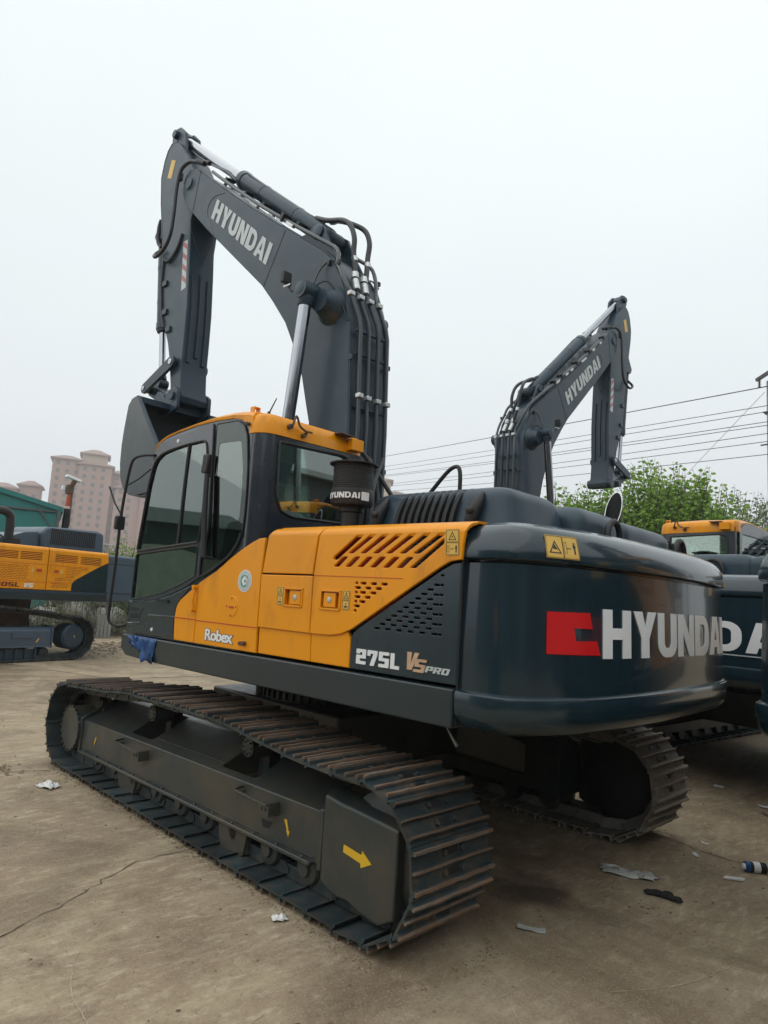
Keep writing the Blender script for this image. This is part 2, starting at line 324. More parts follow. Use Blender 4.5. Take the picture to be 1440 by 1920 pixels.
def track(sg):
    t=link('track',MB().bb(-1.9,1.9,sg*1.26,sg*1.32,.10,.115).mesh('track_chain',['shoe']),EX)
    n=len(PTS)
    for i,(x,z) in enumerate(PTS):
        a=PTS[i-1];c=PTS[(i+1)%n]; ang=math.atan2(c[1]-a[1],c[0]-a[0])
        # tangent along the loop; outward normal to the right of it
        tx,tz=math.cos(ang),math.sin(ang); nx,nz=tz,-tx
        m=Matrix(((tx,0,nx,x),(0,1,0,sg*1.29),(tz,0,nz,z),(0,0,0,1)))
        if abs(m.determinant()+1)<.1: m=Matrix(((tx,0,nx,x),(0,-1,0,sg*1.29),(tz,0,nz,z),(0,0,0,1)))
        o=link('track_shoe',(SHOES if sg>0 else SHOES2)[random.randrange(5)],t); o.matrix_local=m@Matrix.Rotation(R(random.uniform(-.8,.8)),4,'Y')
        dz=random.uniform(-.003,.003); o.location.z+=dz
    return t
def track_frame(sg):
    ys=lambda L:[(x,sg*y,z) for x,y,z in L]
    b=MB(); st=[]
    def zt(x): return .448+(1.86-x)/3.4*.062
    def zb(x): return .178+(1.86-x)/3.4*.045
    def sec(x,notch=0,e=0):
        T,Bz=zt(x)+e,zb(x)-e
        if notch: return [(x,1.45+e,Bz),(x,1.45+e,T),(x,1.39,T+.022),(x,1.375,T-.07),(x,1.10,T-.07),(x,1.085,T+.17),(x,1.03,T+.17),(x,1.03,Bz)]
        return [(x,1.45+e,Bz),(x,1.45+e,T),(x,1.40,T+.020+e),(x,1.36,T+.038+e),(x,1.12,T+.160+e),(x,1.085,T+.17+e),(x,1.03,T+.17+e),(x,1.03,Bz)]
    xs=[(1.85,0),(1.0,0),(.985,1),(.64,1),(.625,0),(-.40,0),(-.415,1),(-.80,1),(-.815,0),(-1.56,0)]
    b.rings([ys(sec(x,n)) for x,n in xs])
    f=link('track_frame',b.mesh('track_frame',['under']),EX,bevel=.012,seg=3)
    # end ribs and the lower rail
    b=MB()
    for x in (1.86,-1.565): b.rings([ys(sec(x-.018,0,.018)),ys(sec(x+.018,0,.018))])
    b.rings([ys([(x,1.40,zb(x)-.012),(x,1.485,zb(x)-.012),(x,1.485,zb(x)+.014),(x,1.40,zb(x)+.014)]) for x in (1.80,.9,0,-1.0,-1.50)])
    for i in range(14): x=1.70-i*.24; b.cyl((x,sg*1.470,zb(x)+.008),(x,sg*1.470,zb(x)+.026),.012,n=6)
    link('frame_rib',b.mesh('frame_rib',['under']),f,bevel=.006)
    # idler cover
    b=MB(); R_=[]
    for x,bz,t in ((-1.585,.165,.615),(-1.65,.14,.61),(-1.722,.12,.60),(-1.813,.13,.597),(-1.92,.10,.59),(-2.05,.09,.582),(-2.156,.15,.572)):
        R_.append(ys([(x,1.47,bz),(x,1.47,t),(x,1.40,t+.035),(x,1.36,t+.040),(x,1.34,t+.038),(x,1.34,bz)]))
    b.rings(R_)
    c=link('idler_cover',b.mesh('idler_cover',['under']),f,bevel=.012,seg=3)
    if sg>0:
        o=plate('arrow_decal',[(-1.770,.404),(-1.768,.366),(-1.905,.349),(-1.908,.327),(-1.985,.367),(-1.912,.412),(-1.909,.390)],[],1.4745,.004,'arrowy',f,bevel=0)
        plate('arrow_decal',[(-1.215,.385),(-1.24,.388),(-1.262,.33),(-1.275,.33),(-1.264,.298),(-1.24,.328),(-1.25,.33)],[],1.4545,.004,'arrowy',f,bevel=0)
        plate('arrow_decal',[(1.53,.345),(1.545,.35),(1.565,.30),(1.57,.30),(1.57,.275),(1.55,.30)],[],1.4545,.004,'arrowy',f,bevel=0)
    b=MB(); b.tube([(x,sg*1.452,zb(x)+.03) for x in (1.80,.5,-.6,-1.50)],.005,6); b.tube([(x,sg*1.365,zt(x)+.036) for x in (.60,.2,-.395)],.004,6)
    link('weld_bead',b.mesh('weld_bead',['under']),f)
    b=MB(); b.prism([(-.98,.33),(-1.10,.335),(-1.07,.29),(-1.01,.285)],sg*1.4505,sg*1.4515); link('frame_cutout',b.mesh('frame_cutout',['dark']),f)
    # sprocket with final drive
    b=MB(); b.lathe((2.06,sg*1.12,.345),(0,sg,0),[(0,.24),(.10,.24),(.11,.195),(.36,.195),(.37,.188)],36)
    b.lathe((2.06,sg*1.25,.36),(0,sg,0),[(0,.285),(.05,.285)],32)
    for i in range(22):
        a=2*PI*i/22; b.box((2.06+.198*math.cos(a),sg*1.485,.345+.198*math.sin(a)),(.018,.02,.028),Matrix.Rotation(-a,3,'Y'))
        a=2*PI*i/22; b.box((2.06+.30*math.cos(a),sg*1.275,.36+.30*math.sin(a)),(.05,.05,.045),Matrix.Rotation(-a,3,'Y'))
    s_=link('sprocket',b.mesh('sprocket',['under']),EX)
    # idler
    b=MB(); b.lathe((-1.99,sg*1.17,.42),(0,sg,0),[(0,.22),(.03,.29),(.08,.29),(.09,.26),(.15,.26),(.16,.29),(.21,.29),(.24,.22)],32)
    link('idler',b.mesh('idler',['under' if sg>0 else 'dark']),EX)  # far idler near black: the shade inside that track put into its colour
    for i in range(9):
        x=-1.42+i*.365
        b=MB(); b.lathe((x,sg*1.13,.165),(0,sg,0),[(0,.085),(.03,.105),(.07,.105),(.08,.085),(.22,.085),(.23,.105),(.27,.105),(.30,.085),(.305,.045),(.325,.04)],20)
        b.bb(x-.05,x+.05,sg*1.36,sg*1.43,.12,.20)
        link('track_roller',b.mesh('track_roller',['under']),EX)
    for x in (.80,-.60):
        b=MB(); b.lathe((x,sg*1.16,.665),(0,sg,0),[(0,.055),(.02,.078),(.10,.078),(.12,.065),(.17,.065),(.175,.04)],20)
        for i in range(8): a=2*PI*i/8; b.cyl((x+.045*math.cos(a),sg*1.33,.665+.045*math.sin(a)),(x+.045*math.cos(a),sg*1.342,.665+.045*math.sin(a)),.008,n=6)
        b.bb(x-.04,x+.04,sg*1.07,sg*1.17,.45,.69)
        link('carrier_roller',b.mesh('carrier_roller',['shoe']),EX)
    for x in (.88,-.68):
        b=MB(); b.prism([(x-.17,.20),(x-.14,.06),(x-.08,.025),(x+.09,.03),(x+.13,.06),(x+.17,.20)],sg*1.437,sg*1.455)
        for q in(-.14,0,.14): b.bb(x+q-.012,x+q+.012,sg*1.40,sg*1.436,.06,.2)
        link('track_guard',b.mesh('track_guard',['under']),EX,bevel=.004)
    for x0,x1,z in ((.56,1.02,.425),(-1.15,-.76,.462)):
        b=MB(); b.tube([(x0,sg*1.45,z),(x0+.02,sg*1.53,z-.01),(x1-.02,sg*1.53,z),(x1,sg*1.45,z+.005)],.009,8)
        b.bb(x0-.01,x0+.09,sg*1.45,sg*1.535,z-.07,z-.012); b.bb(x1-.03,x1+.005,sg*1.45,sg*1.50,z-.03,z-.012)
        for q in(.02,.06): b.cyl((x0+q,sg*1.535,z-.03),(x0+q,sg*1.545,z-.03),.010,n=6)
        link('step_bracket',b.mesh('step_bracket',['under']),EX)
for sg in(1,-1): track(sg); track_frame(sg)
b=MB(); b.bb(-.85,.85,-.75,.75,.46,.86)
for sx in(1,-1):
    for sy in(1,-1): b.rings([[(sx*.25,sy*.5,.5),(sx*.75,sy*.5,.5),(sx*.75,sy*.5,.84),(sx*.25,sy*.5,.84)],[(sx*.75,sy*1.08,.30),(sx*1.3,sy*1.08,.30),(sx*1.3,sy*1.08,.56),(sx*.75,sy*1.08,.56)]])
link('car_body',b.mesh('car_body',['under']),EX,bevel=.02)
b=MB(); b.lathe((0,0,.86),(0,0,1),[(0,.70),(.09,.70),(.095,.64),(.14,.64),(.145,.74),(.235,.74)],56)
for i in range(64): a=2*PI*i/64; b.box((.71*math.cos(a),.71*math.sin(a),.90),(.03,.03,.06),Matrix.Rotation(a,3,'Z'))
link('swing_ring',b.mesh('swing_ring',['under']),EX)

# ---- upper structure -------------------------------------------------------------
def up(name,b,mats,parent=None,bevel=0,sharp=38,seg=2):
    return link(name,b.mesh(name,mats,sharp),parent or EX,bevel=bevel,seg=seg,mtx=None if parent else UP)
def upplate(name,outer,holes,y,th,mt,parent=None,bevel=.006): return plate(name,outer,holes,y,th,mt,parent or EX,bevel,mx=None if parent else UP)
# deck frame with rounded sill
b=MB()
SP=[(1.24,1.270),(1.252,1.22),(1.25,1.165),(1.16,1.11),(.68,1.095),(-2.25,1.085),(-2.25,1.282),(1.225,1.282)]
b.prism(SP,-1.46,1.425)
deck=up('deck_frame',b,['sill'],bevel=.016,seg=3)
b=MB(); b.bb(-2.2,1.0,-.95,.95,1.03,1.09); up('deck_underside',b,['dark'],deck)
# dark machinery house behind the panels
b=MB(); b.bb(-2.25,-.66,-1.43,1.345,1.285,2.095); b.bb(-.64,1.05,-1.43,-.42,1.285,2.02); b.bb(-.64,.2,-.40,.30,1.285,1.55)
house=up('machinery_house',b,['dark'],bevel=.02)
b=MB()   # radiator fins seen through the slots
for i in range(34):
    z=1.50+i*.018; b.bb(-2.22,-1.8,1.346,1.352,z,z+.006)
b.mi=1; b.bb(-1.86,-1.25,1.3455,1.349,1.58,2.09)  # backing sheet, orange light bouncing behind the slots put into its colour
up('radiator_fin',b,['sill','orange_dk'],house)
# right side (seen only from the far side and in reflections)
b=MB(); b.bb(-2.25,-.66,-1.475,-1.432,1.285,2.12); b.bb(-.64,1.05,-1.475,-1.432,1.285,2.05)
up('right_panel',b,['cab'],bevel=.012)
# --- orange and dark side panels
def slot(a,b_,r=.012): return rnd([a,b_[0],b_[1],b_[2]] if 0 else [a]+list(b_),r,3)
holes=[]
def para(x0,z0,x1,z1,wd): return rnd([(x0,z0),(x0-wd,z0),(x1-wd,z1),(x1,z1)],.014,3)
holes.append(rnd([(-1.293,1.938),(-1.293,1.955),(-1.489,2.088),(-1.540,2.089),(-1.517,2.067),(-1.33,1.938)],.012,3))
for i in range(6):
    x=-1.416-i*.1028; holes.append(para(x,1.977,x-.18,2.089,.046))
for i in range(6):
    x=-1.297-i*.1028; holes.append(para(x,1.895,x-.078,1.957,.048))
holes.append(rnd([(-1.912,1.897),(-1.955,1.897),(-2.143,2.033),(-2.140,2.060)],.010,3))
def dash(x,z,wd=.046,h=.015): return rnd([(x,z),(x-wd,z),(x-wd,z-h),(x,z-h)],.006,2)
for r_ in range(8):
    z=1.808-r_*.0270; odd=r_%2==0; xr=-1.824+r_*.0405
    x=-1.497
    if odd: holes.append(dash(x,z,.022)); x=-1.540
    while x-.046>xr-.002:
        holes.append(dash(x,z)); x-=.0835
    if not odd: pass
step=[(-.595,1.472),(-1.133,1.472),(-1.30,1.476),(-1.40,1.492),(-1.487,1.525),(-2.127,1.905),(-2.190,1.936),(-2.262,1.946)]
# lower recessed orange strips
upplate('lower_panel',[(-.604,1.300),(-.597,1.478),(-1.121,1.478),(-1.134,1.300)],[],1.402,.03,'orange')
upplate('lower_panel',[(-1.138,1.300),(-1.125,1.478),(-1.33,1.49),(-1.44,1.515),(-1.470,1.470),(-1.474,1.300)],[],1.402,.03,'orange')
# middle door and its upper roll
pm=upplate('service_door',[(-.597,1.474),(-.592,1.831),(-1.118,1.834),(-1.122,1.474)],[rnd([(-.858,1.744),(-1.028,1.744),(-1.030,1.634),(-.860,1.634)],.01,2)],1.417,.03,'orange')
pr=upplate('rear_side_door',[(-1.128,1.474),(-1.124,1.834),(-1.124,1.838),(-1.152,2.082),(-1.165,2.100),(-2.278,2.102),(-2.266,2.03),(-2.262,1.948),(-2.190,1.938),(-2.127,1.907),(-1.487,1.527),(-1.40,1.493),(-1.30,1.477)],holes+[rnd([(-1.206,1.746),(-1.376,1.745),(-1.379,1.635),(-1.210,1.635)],.01,2)],1.417,.022,'orange',bevel=.005)
upplate('upper_side_panel',[(-.600,1.841),(-.638,2.098),(-1.146,2.098),(-1.139,2.080),(-1.112,1.843)],[],1.417,.03,'orange')
b=MB(); b.bb(-1.13,-1.87,1.4165,1.4195,1.8355,1.8385); up('pressed_line',b,['orange_dk'],pr)
# door latches
for x,dr,pp in ((-.945,-1,pm),(-1.293,1,pr)):
    b=MB(); z0,z1=1.630,1.750; y=1.4205
    b.bb(x-.092,x+.092,y-.006,y+.004,z0-.002,z0+.010); b.bb(x-.092,x+.092,y-.006,y+.004,z1-.010,z1+.002)
    b.bb(x-.092,x-.080,y-.006,y+.004,z0,z1); b.bb(x+.080,x+.092,y-.006,y+.004,z0,z1)
    b.bb(x-.086,x+.086,1.385,1.388,z0,z1)
    cx=x+dr*.012; b.box((cx,1.409,1.690),(.105,.012,.088)); b.mi=1
    b.lathe((cx-.0,1.413,1.690),(0,1,0),[(0,.018),(.006,.018),(.008,.010)],16)
    up('door_latch',b,['orange','steel'],pp,bevel=.003)
# orange roll onto the deck
def roll(name,x0a,x0b,x1a,x1b,parent=None,mt='orange',y1=1.12):
    prof=[(1.4165,2.090),(1.415,2.104),(1.408,2.120),(1.396,2.134),(1.378,2.144),(1.355,2.149),(1.345,2.149),(1.335,2.157),(1.32,2.160),(1.2,2.163),(y1,2.165)]
    inner=[(y-.012 if y>1.37 else y,z-.014) for y,z in prof]
    b=MB(); rs=[]
    for x in range(5):
        t=x/4
        rs.append([(x0a+(x1a-x0a)*t+((x0b-x0a)+((x1b-x1a)-(x0b-x0a))*t)*min(1,max(0,(z-2.09)/.06)),y,z) for y,z in prof+inner[::-1]])
    b.rings(rs); return up(name,b,[mt],parent,sharp=50)
roll('roof_roll',-.637,-.688,-1.146,-1.186); roll('roof_roll',-1.156,-1.196,-2.276,-2.300)
# dark lower rear panel with perforations
dh=[]
for r_ in range(13):
    z=1.868-r_*.0262
    xl=-1.53-(z-1.52)/.355*.60 if z>1.52 else -1.57
    off=.042 if r_%2 else 0
    x=-2.098+off
    while x<xl-.035 and x<-1.575:
        dh.append(dash(x+.023,z,.040,.012)); x+=.0835
    if not r_%2: dh.append(dash(-2.118,z,.022,.012))
dp=upplate('dark_rear_panel',[(-1.478,1.300),(-1.474,1.470),(-1.492,1.508),(-1.529,1.538),(-2.127,1.893),(-2.200,1.927),(-2.252,1.934),(-2.252,1.300)],dh,1.398,.016,'cw',bevel=.003)
# model designation and stickers
def sidetext(s,x,z,h,wtot,mt,par,y,slant=0,t=.3,w=.8,tilt=0):
    sh,W=word(s,w,t,.12); k=wtot/W
    return lettering(s,(x,y,z),(-k,0,tilt*k),(-slant*h,0,h),mt,par,w=w,t=t,gap=.12)
sidetext('275L',-1.531,1.334,.086,.333,'white',dp,1.3995,w=.8)
sidetext('V',-1.895,1.345,.094,.085,'bronze',dp,1.3995,slant=.25,w=.85)
sidetext('S',-1.965,1.338,.070,.075,'bronze',dp,1.4025,slant=.3,w=.9)
sidetext('PRO',-2.045,1.344,.033,.155,'grey',dp,1.3995,slant=.4,w=.9)
def warn(par,P0,U,V,W_,H_,kind):
    """yellow sticker W_ x H_, with black frame and pictograms"""
    P0=Vector(P0);U=Vector(U).normalized();V=Vector(V).normalized()
    m=mtx(P0,U,V)
    me=curve_mesh([rnd([(0,0),(W_,0),(W_,H_),(0,H_)],.004,2)],.002); s_=link('warning_decal',setmat(bake(me,m@Matrix.Translation((0,0,.001))),'yellow'),par)
    ink=[]
    def fr(x0,y0,x1,y1,t=.0018): ink.append([(x0,y0),(x1,y0),(x1,y1),(x0,y1)]); ink.append([(x0+t,y0+t),(x1-t,y0+t),(x1-t,y1-t),(x0+t,y1-t)])
    def tri(cx,cy,s,t=.004): ink.append([(cx-s,cy-s*.8),(cx+s,cy-s*.8),(cx,cy+s)]); k=.76; ink.append([(cx-s*k,cy-s*.8*.82),(cx+s*k,cy-s*.8*.82),(cx,cy+s*.72)])
    def man(cx,cy,s): ink.append([(cx-s*.16,cy+s*.62),(cx+s*.16,cy+s*.62),(cx+s*.16,cy+s*.94),(cx-s*.16,cy+s*.94)]); ink.append([(cx-s*.28,cy+s*.55),(cx-s*.28,cy),(cx-s*.15,cy),(cx-s*.15,cy-s),(cx-s*.02,cy-s),(cx,cy-.1*s),(cx+s*.02,cy-s),(cx+s*.15,cy-s),(cx+s*.15,cy),(cx+s*.28,cy),(cx+s*.28,cy+s*.55)])
    def arrow(cx,cy,s): ink.append([(cx-s,cy),(cx-s*.5,cy+s*.4),(cx-s*.5,cy+s*.12),(cx+s*.5,cy+s*.12),(cx+s*.5,cy+s*.4),(cx+s,cy),(cx+s*.5,cy-s*.4),(cx+s*.5,cy-s*.12),(cx-s*.5,cy-s*.12),(cx-s*.5,cy-s*.4)])
    e_=.003
    if kind=='v':
        fr(e_,H_*.51,W_-e_,H_-e_); fr(e_,e_,W_-e_,H_*.49); q=min(W_,H_*.5)*.36
        tri(W_/2,H_*.73,q); ink.append([(W_/2-q*.3,H_*.70),(W_/2+q*.3,H_*.68),(W_/2,H_*.74)])
        if W_>.08: man(W_*.78,H_*.25,q*.8); arrow(W_*.48,H_*.25,q*.4); fr(W_*.1,H_*.12,W_*.26,H_*.38,.0015)
        else: ink.append([(W_*.25,H_*.12),(W_*.75,H_*.12),(W_*.7,H_*.2),(W_*.3,H_*.2)]); ink.append([(W_*.46,H_*.27),(W_*.54,H_*.27),(W_*.54,H_*.35),(W_*.46,H_*.35)])
    else:
        fr(e_,e_,W_*.5-.001,H_-e_); fr(W_*.5+.001,e_,W_-e_,H_-e_); q=min(W_*.5,H_)*.36
        tri(W_*.26,H_*.47,q); ink.append([(W_*.26-q*.4,H_*.42),(W_*.26+q*.45,H_*.38),(W_*.26+q*.1,H_*.52),(W_*.26-.1*q,H_*.62)])
        man(W_*.86,H_*.5,q*.85); arrow(W_*.68,H_*.47,q*.35); fr(W_*.54,H_*.25,W_*.61,H_*.75,.0015)
    me=curve_mesh(ink,.0012); link('pictogram',setmat(bake(me,m@Matrix.Translation((0,0,.0028))),'ink'),par)
    return s_
warn(pr,(-2.160,1.4185,1.968),(-1,0,0),(.06,0,1),.088,.140,'v')
warn(pm,(-.786,1.4185,1.636),(-1,0,0),(0,0,1),.062,.117,'v')
warn(pr,(-1.402,1.4185,1.638),(-1,0,0),(0,0,1),.060,.115,'v')
# front orange panel (two pieces) below the cab
FE=[(.442,1.300),(.458,1.470),(.450,1.535),(.432,1.575),(.395,1.612),(.2,1.725)]
pa=upplate('cab_door_skirt',FE+[(.170,1.741),(.163,1.300)],[],1.416,.022,'orange')
pb=upplate('front_side_panel',[(.158,1.300),(.165,1.744),(.156,1.751),(-.062,1.847),(-.215,1.939),(-.377,2.019),(-.47,2.058),(-.534,2.079),(-.605,2.084),(-.585,1.84),(-.588,1.456),(-.596,1.300)],[],1.416,.022,'orange')
b=MB()
for x0,x1,z in ((.455,.170,1.472),(.158,-.585,1.468)): b.bb(x0,x1,1.4155,1.4185,z-.004,z+.003)
up('pressed_line',b,['orange_dk'],pb)
b=MB(); b.tube([(.188,1.425,1.70),(.185,1.44,1.66),(.184,1.44,1.60),(.188,1.425,1.55)],.009,8); b.cyl((.19,1.416,1.545),(.19,1.45,1.545),.018,n=10); b.cyl((.186,1.416,1.715),(.186,1.45,1.715),.016,n=10); up('door_hinge',b,['orange'],pa)
# key plate, bolts, badge, name
b=MB(); b.lathe((-.283,1.416,1.597),(0,1,0),[(0,.075),(.004,.072)],32); b.mi=1; b.box((-.283,1.421,1.590),(.055,.003,.014))
for dx,dz in ((0,.06),(0,-.058),(.055,.002),(-.055,.002)): b.cyl((-.283+dx,1.419,1.592+dz),(-.283+dx,1.424,1.592+dz),.006,n=8)
up('fuel_cap_plate',b,['orange','orange_dk'],pb)
b=MB(); b.cyl((-.43,1.416,1.350),(-.43,1.436,1.350),.013,n=10); b.cyl((-.475,1.416,1.353),(-.475,1.446,1.353),.015,n=10); up('bolt',b,['brown'],pb)
b=MB(); b.lathe((-.412,1.4165,1.780),(0,1,0),[(0,.078),(.002,.078)],40); b.mi=1; b.lathe((-.412,1.4185,1.780),(0,1,0),[(0,.072),(.001,.072)],40)
b.mi=0; b.lathe((-.412,1.4195,1.780),(0,1,0),[(0,.050),(.001,.050)],40); b.mi=2; b.lathe((-.412,1.4205,1.780),(0,1,0),[(0,.046),(.001,.046)],40)
b.mi=1; b.prism([(-.412,1.826),(-.458,1.79),(-.45,1.75),(-.43,1.745),(-.43,1.775)],1.4216,1.4226); b.mi=0; b.prism([(-.385,1.79),(-.412,1.815),(-.438,1.785),(-.412,1.79),(-.415,1.768),(-.44,1.772),(-.412,1.742),(-.386,1.77)],1.4228,1.4240)
up('round_badge',b,['white','grey','green'],pb)
me=text_mesh('Robex',.108,.0032,.0012,space=.92); wd=max(v.co.x for v in me.vertices)
for v in me.vertices: v.co.x*=.352/wd; v.co.y*=1.02
link('lettering',setmat(bake(me,mtx((.020,1.4185,1.340),(-1,0,0),(0,0,1))),'white'),pb)
me=text_mesh('Robex',.108,.0072,.0006,space=.92)
for v in me.vertices: v.co.x*=.352/wd; v.co.y*=1.02
link('lettering_outline',setmat(bake(me,mtx((.020,1.4170,1.340),(-1,0,0),(0,0,1))),'ink'),pb)

# ---- cab -------------------------------------------------------------------------
CY=1.402; CR=.385; CX=-.45
cabout=[(1.214,1.29),(1.20,1.57),(1.17,1.98),(1.135,2.24),(1.095,2.55),(1.058,2.84),(1.038,2.90),(.97,2.945),(.85,2.972),(.47,3.008),(.16,3.025),(-.08,3.02),(-.24,2.99),(-.33,2.95),(-.335,1.29)]
door=[(1.046,2.835),(1.015,2.875),(.965,2.917),(.862,2.948),(.50,2.976),(.171,2.986),(.138,2.813),(.136,2.734),(.130,2.576),(.096,2.126),(.160,2.0),(.168,1.79),(.335,1.716),(.549,1.648),(.763,1.602),(.937,1.580),(1.19,1.568),(1.165,1.98),(1.13,2.24),(1.09,2.55)]
dglass=rnd([(1.158,1.990),(1.120,2.25),(1.078,2.55),(1.030,2.72),(.985,2.78),(.90,2.822),(.745,2.846),(.519,2.862),(.275,2.868),(.238,2.835),(.216,2.757),(.205,2.60),(.205,2.3),(.222,2.060)],.03,3)
lglass=rnd([(1.163,1.962),(.225,2.034),(.225,1.799),(.432,1.724),(.685,1.653),(.942,1.606),(1.170,1.580)],.02,3)
quarter=rnd([(.125,2.980),(-.155,2.974),(-.232,2.930),(-.280,2.844),(-.318,2.614),(-.330,2.391),(-.330,2.247),(-.322,2.125),(-.282,2.035),(-.186,1.947),(-.004,1.854),(.148,1.793),(.125,2.0),(.09,2.2),(.10,2.45)],.02,2)
qin=rnd([(.070,2.82),(-.215,2.812),(-.262,2.60),(-.275,2.395),(-.270,2.213),(-.14,2.20),(-.112,2.122),(-.093,2.012),(-.045,1.935),(.05,1.929),(.05,2.2)],.03,3)
cab=upplate('cab',cabout,[rnd([(1.11,2.0),(1.03,2.65),(.95,2.80),(.75,2.84),(.27,2.86),(.2,2.75),(.2,2.1)],.02,2),rnd([(1.15,1.95),(.24,2.02),(.24,1.81),(.44,1.735),(.69,1.665),(1.15,1.60)],.01,2),rnd([(.09,2.90),(-.2,2.9),(-.29,2.6),(-.3,2.2),(-.24,2.05),(.09,1.90)],.02,2)],CY,.035,'cab',bevel=.004)
# door skin with window surround
dr=upplate('cab_door',door,[dglass,lglass],CY+.012,.022,'cab',cab,bevel=.005)
upplate('lower_door_panel',[(1.205,1.560),(.937,1.570),(.763,1.592),(.549,1.638),(.335,1.706),(.25,1.735),(.395,1.628),(.441,1.58),(.462,1.535),(.470,1.47),(.455,1.30),(1.214,1.30)],[],CY+.010,.02,'cab',cab,bevel=.006)
def seal(name,loop,y,r,mt='black',par=None):
    b=MB(); pts=[Vector((x,y,z)) for x,z in loop]; k=len(pts); n=6; rs=[]
    for i,p in enumerate(pts):
        t=(pts[(i+1)%k]-pts[i-1]).normalized(); a=Vector((0,1,0)); c=t.cross(a)
        rs.append([p+a*math.cos(2*PI*j/n)*r+c*math.sin(2*PI*j/n)*r for j in range(n)])
    b.rings(rs,loop=True,caps=False); return up(name,b,[mt],par or cab)
seal('window_seal',dglass,CY+.014,.010); seal('window_seal',lglass,CY+.013,.006); seal('window_seal',quarter,CY+.008,.006)
upplate('window_glass',dglass,[],CY+.001,.005,'glass',cab,bevel=0); upplate('window_glass',lglass,[],CY+.001,.005,'glass',cab,bevel=0)
upplate('quarter_glass',quarter,[qin],CY+.010,.006,'glassd',cab,bevel=.001); upplate('window_glass',qin,[],CY+.008,.004,'glass',cab,bevel=0)
b=MB(); b.tube([(.500,CY+.006,2.858),(.516,CY+.006,2.60),(.523,CY+.006,2.25),(.534,CY+.006,2.025)],.012,6); b.rings([[(1.158,CY-.006,1.966),(1.158,CY+.014,1.966),(1.158,CY+.014,1.996),(1.158,CY-.006,1.996)],[(.21,CY-.006,2.03),(.21,CY+.014,2.03),(.21,CY+.014,2.062),(.21,CY-.006,2.062)]]); up('sliding_window_bar',b,['black'],cab)
b=MB(); b.tube([(x,CY+.024,z) for x,z in ((1.188,1.566),(.937,1.578),(.763,1.600),(.549,1.646),(.335,1.714),(.168,1.788),(-.004,1.857),(-.186,1.950),(-.282,2.038),(-.32,2.12))],.005,6,smooth=4); up('door_edge_highlight',b,['slate'],cab)  # thin lighter tube standing in for the highlight along the door edge
b=MB(); b.tube([(.155,CY+.02,2.985),(.140,CY+.02,2.80),(.122,CY+.02,2.50),(.10,CY+.02,2.12),(.155,CY+.02,1.98),(.160,CY+.02,1.80)],.007,6,smooth=4); up('door_gap_seal',b,['black'],cab)
b=MB(); b.box((.175,CY+.035,2.665),(.080,.045,.150),Matrix.Rotation(R(-5),3,'Y')); up('door_hinge_cover',b,['black'],cab,bevel=.012)
b=MB(); b.tube([(.13,CY+.055,2.57),(.10,CY+.062,2.25),(.062,CY+.058,1.94)],[.020,.022,.020],10); b.tube([(.13,CY+.01,2.57),(.13,CY+.055,2.57)],.012,8); b.tube([(.062,CY+.01,1.94),(.062,CY+.058,1.94)],.012,8); up('grab_handle',b,['black'],cab)
b=MB(); b.lathe((.667,CY+.012,2.905),(0,1,0),[(0,.016),(.006,.014)],16); b.lathe((.787,CY+.010,1.352),(0,1,0),[(0,.015),(.006,.013)],16); up('round_plug',b,['white'],cab)
b=MB(); b.tube([(.77,CY+.01,1.592),(.70,CY+.030,1.597),(.60,CY+.030,1.598),(.575,CY+.01,1.597)],.006,6); b.box((.585,CY+.014,1.585),(.035,.02,.018)); up('door_pull',b,['black'],cab)
# small air scoop low on the front corner
b=MB()
b.prism(rnd([(1.175,1.525),(.985,1.527),(.945,1.520),(1.00,1.470),(1.01,1.415),(1.165,1.400)],.02,3),CY+.008,CY+.014); b.mi=1
b.prism(rnd([(1.15,1.510),(1.03,1.512),(1.0,1.495),(1.15,1.480)],.01,2),CY+.0145,CY+.0155); b.prism(rnd([(1.15,1.465),(1.04,1.468),(1.03,1.430),(1.15,1.420)],.01,2),CY+.0145,CY+.0155)
up('cab_vent',b,['cab','dark'],cab,bevel=.003)
b=MB(); b.rings([[(x,CY+.009,z-.012),(x,CY+.016,z-.004),(x,CY+.016,z+.004),(x,CY+.009,z+.012)] for x,z in ((1.19,1.372),(1.0,1.388),(.88,1.458),(.455,1.470))]); up('pressed_ridge',b,['cab'],cab)
# rear corner post (rounded), rear wall, right wall, front, floor
b=MB(); rs=[]
for z in (1.29,2.0,2.86,2.95):
    r=[]
    for i in range(9):
        a=R(90*i/8); r.append((-.335-.115*math.sin(a),CY-.115+.115*math.cos(a),z))
    for i in range(9)[::-1] if 0 else range(8,-1,-1):
        a=R(90*i/8); r.append((-.335-.085*math.sin(a),CY-.115+.085*math.cos(a),z))
    rs.append(r)
b.rings(rs); up('corner_post',b,['cab'],cab,sharp=60)
rw=rnd([(-1.247,2.815),(-1.19,2.815),(-.60,2.835),(-.49,2.80),(-.465,2.38),(-.53,2.29),(-1.07,2.275),(-1.19,2.31),(-1.235,2.42)],.03,4)
me=curve_mesh([[(-(CY-.115),1.29),(-CR,1.29),(-CR,2.93),(-(CY-.115),2.93)],rw],.035,.003); link('rear_wall',setmat(bake(me,mtx((CX+.0175,0,0),(0,-1,0),(0,0,1))),'cab'),cab)
me=curve_mesh([rw],.005); link('rear_window',setmat(bake(me,mtx((CX+.008,0,0),(0,-1,0),(0,0,1))),'glass'),cab)
b=MB(); pts=[Vector((CX-.003,-y,z)) for y,z in rw]; k=len(pts); rs=[]
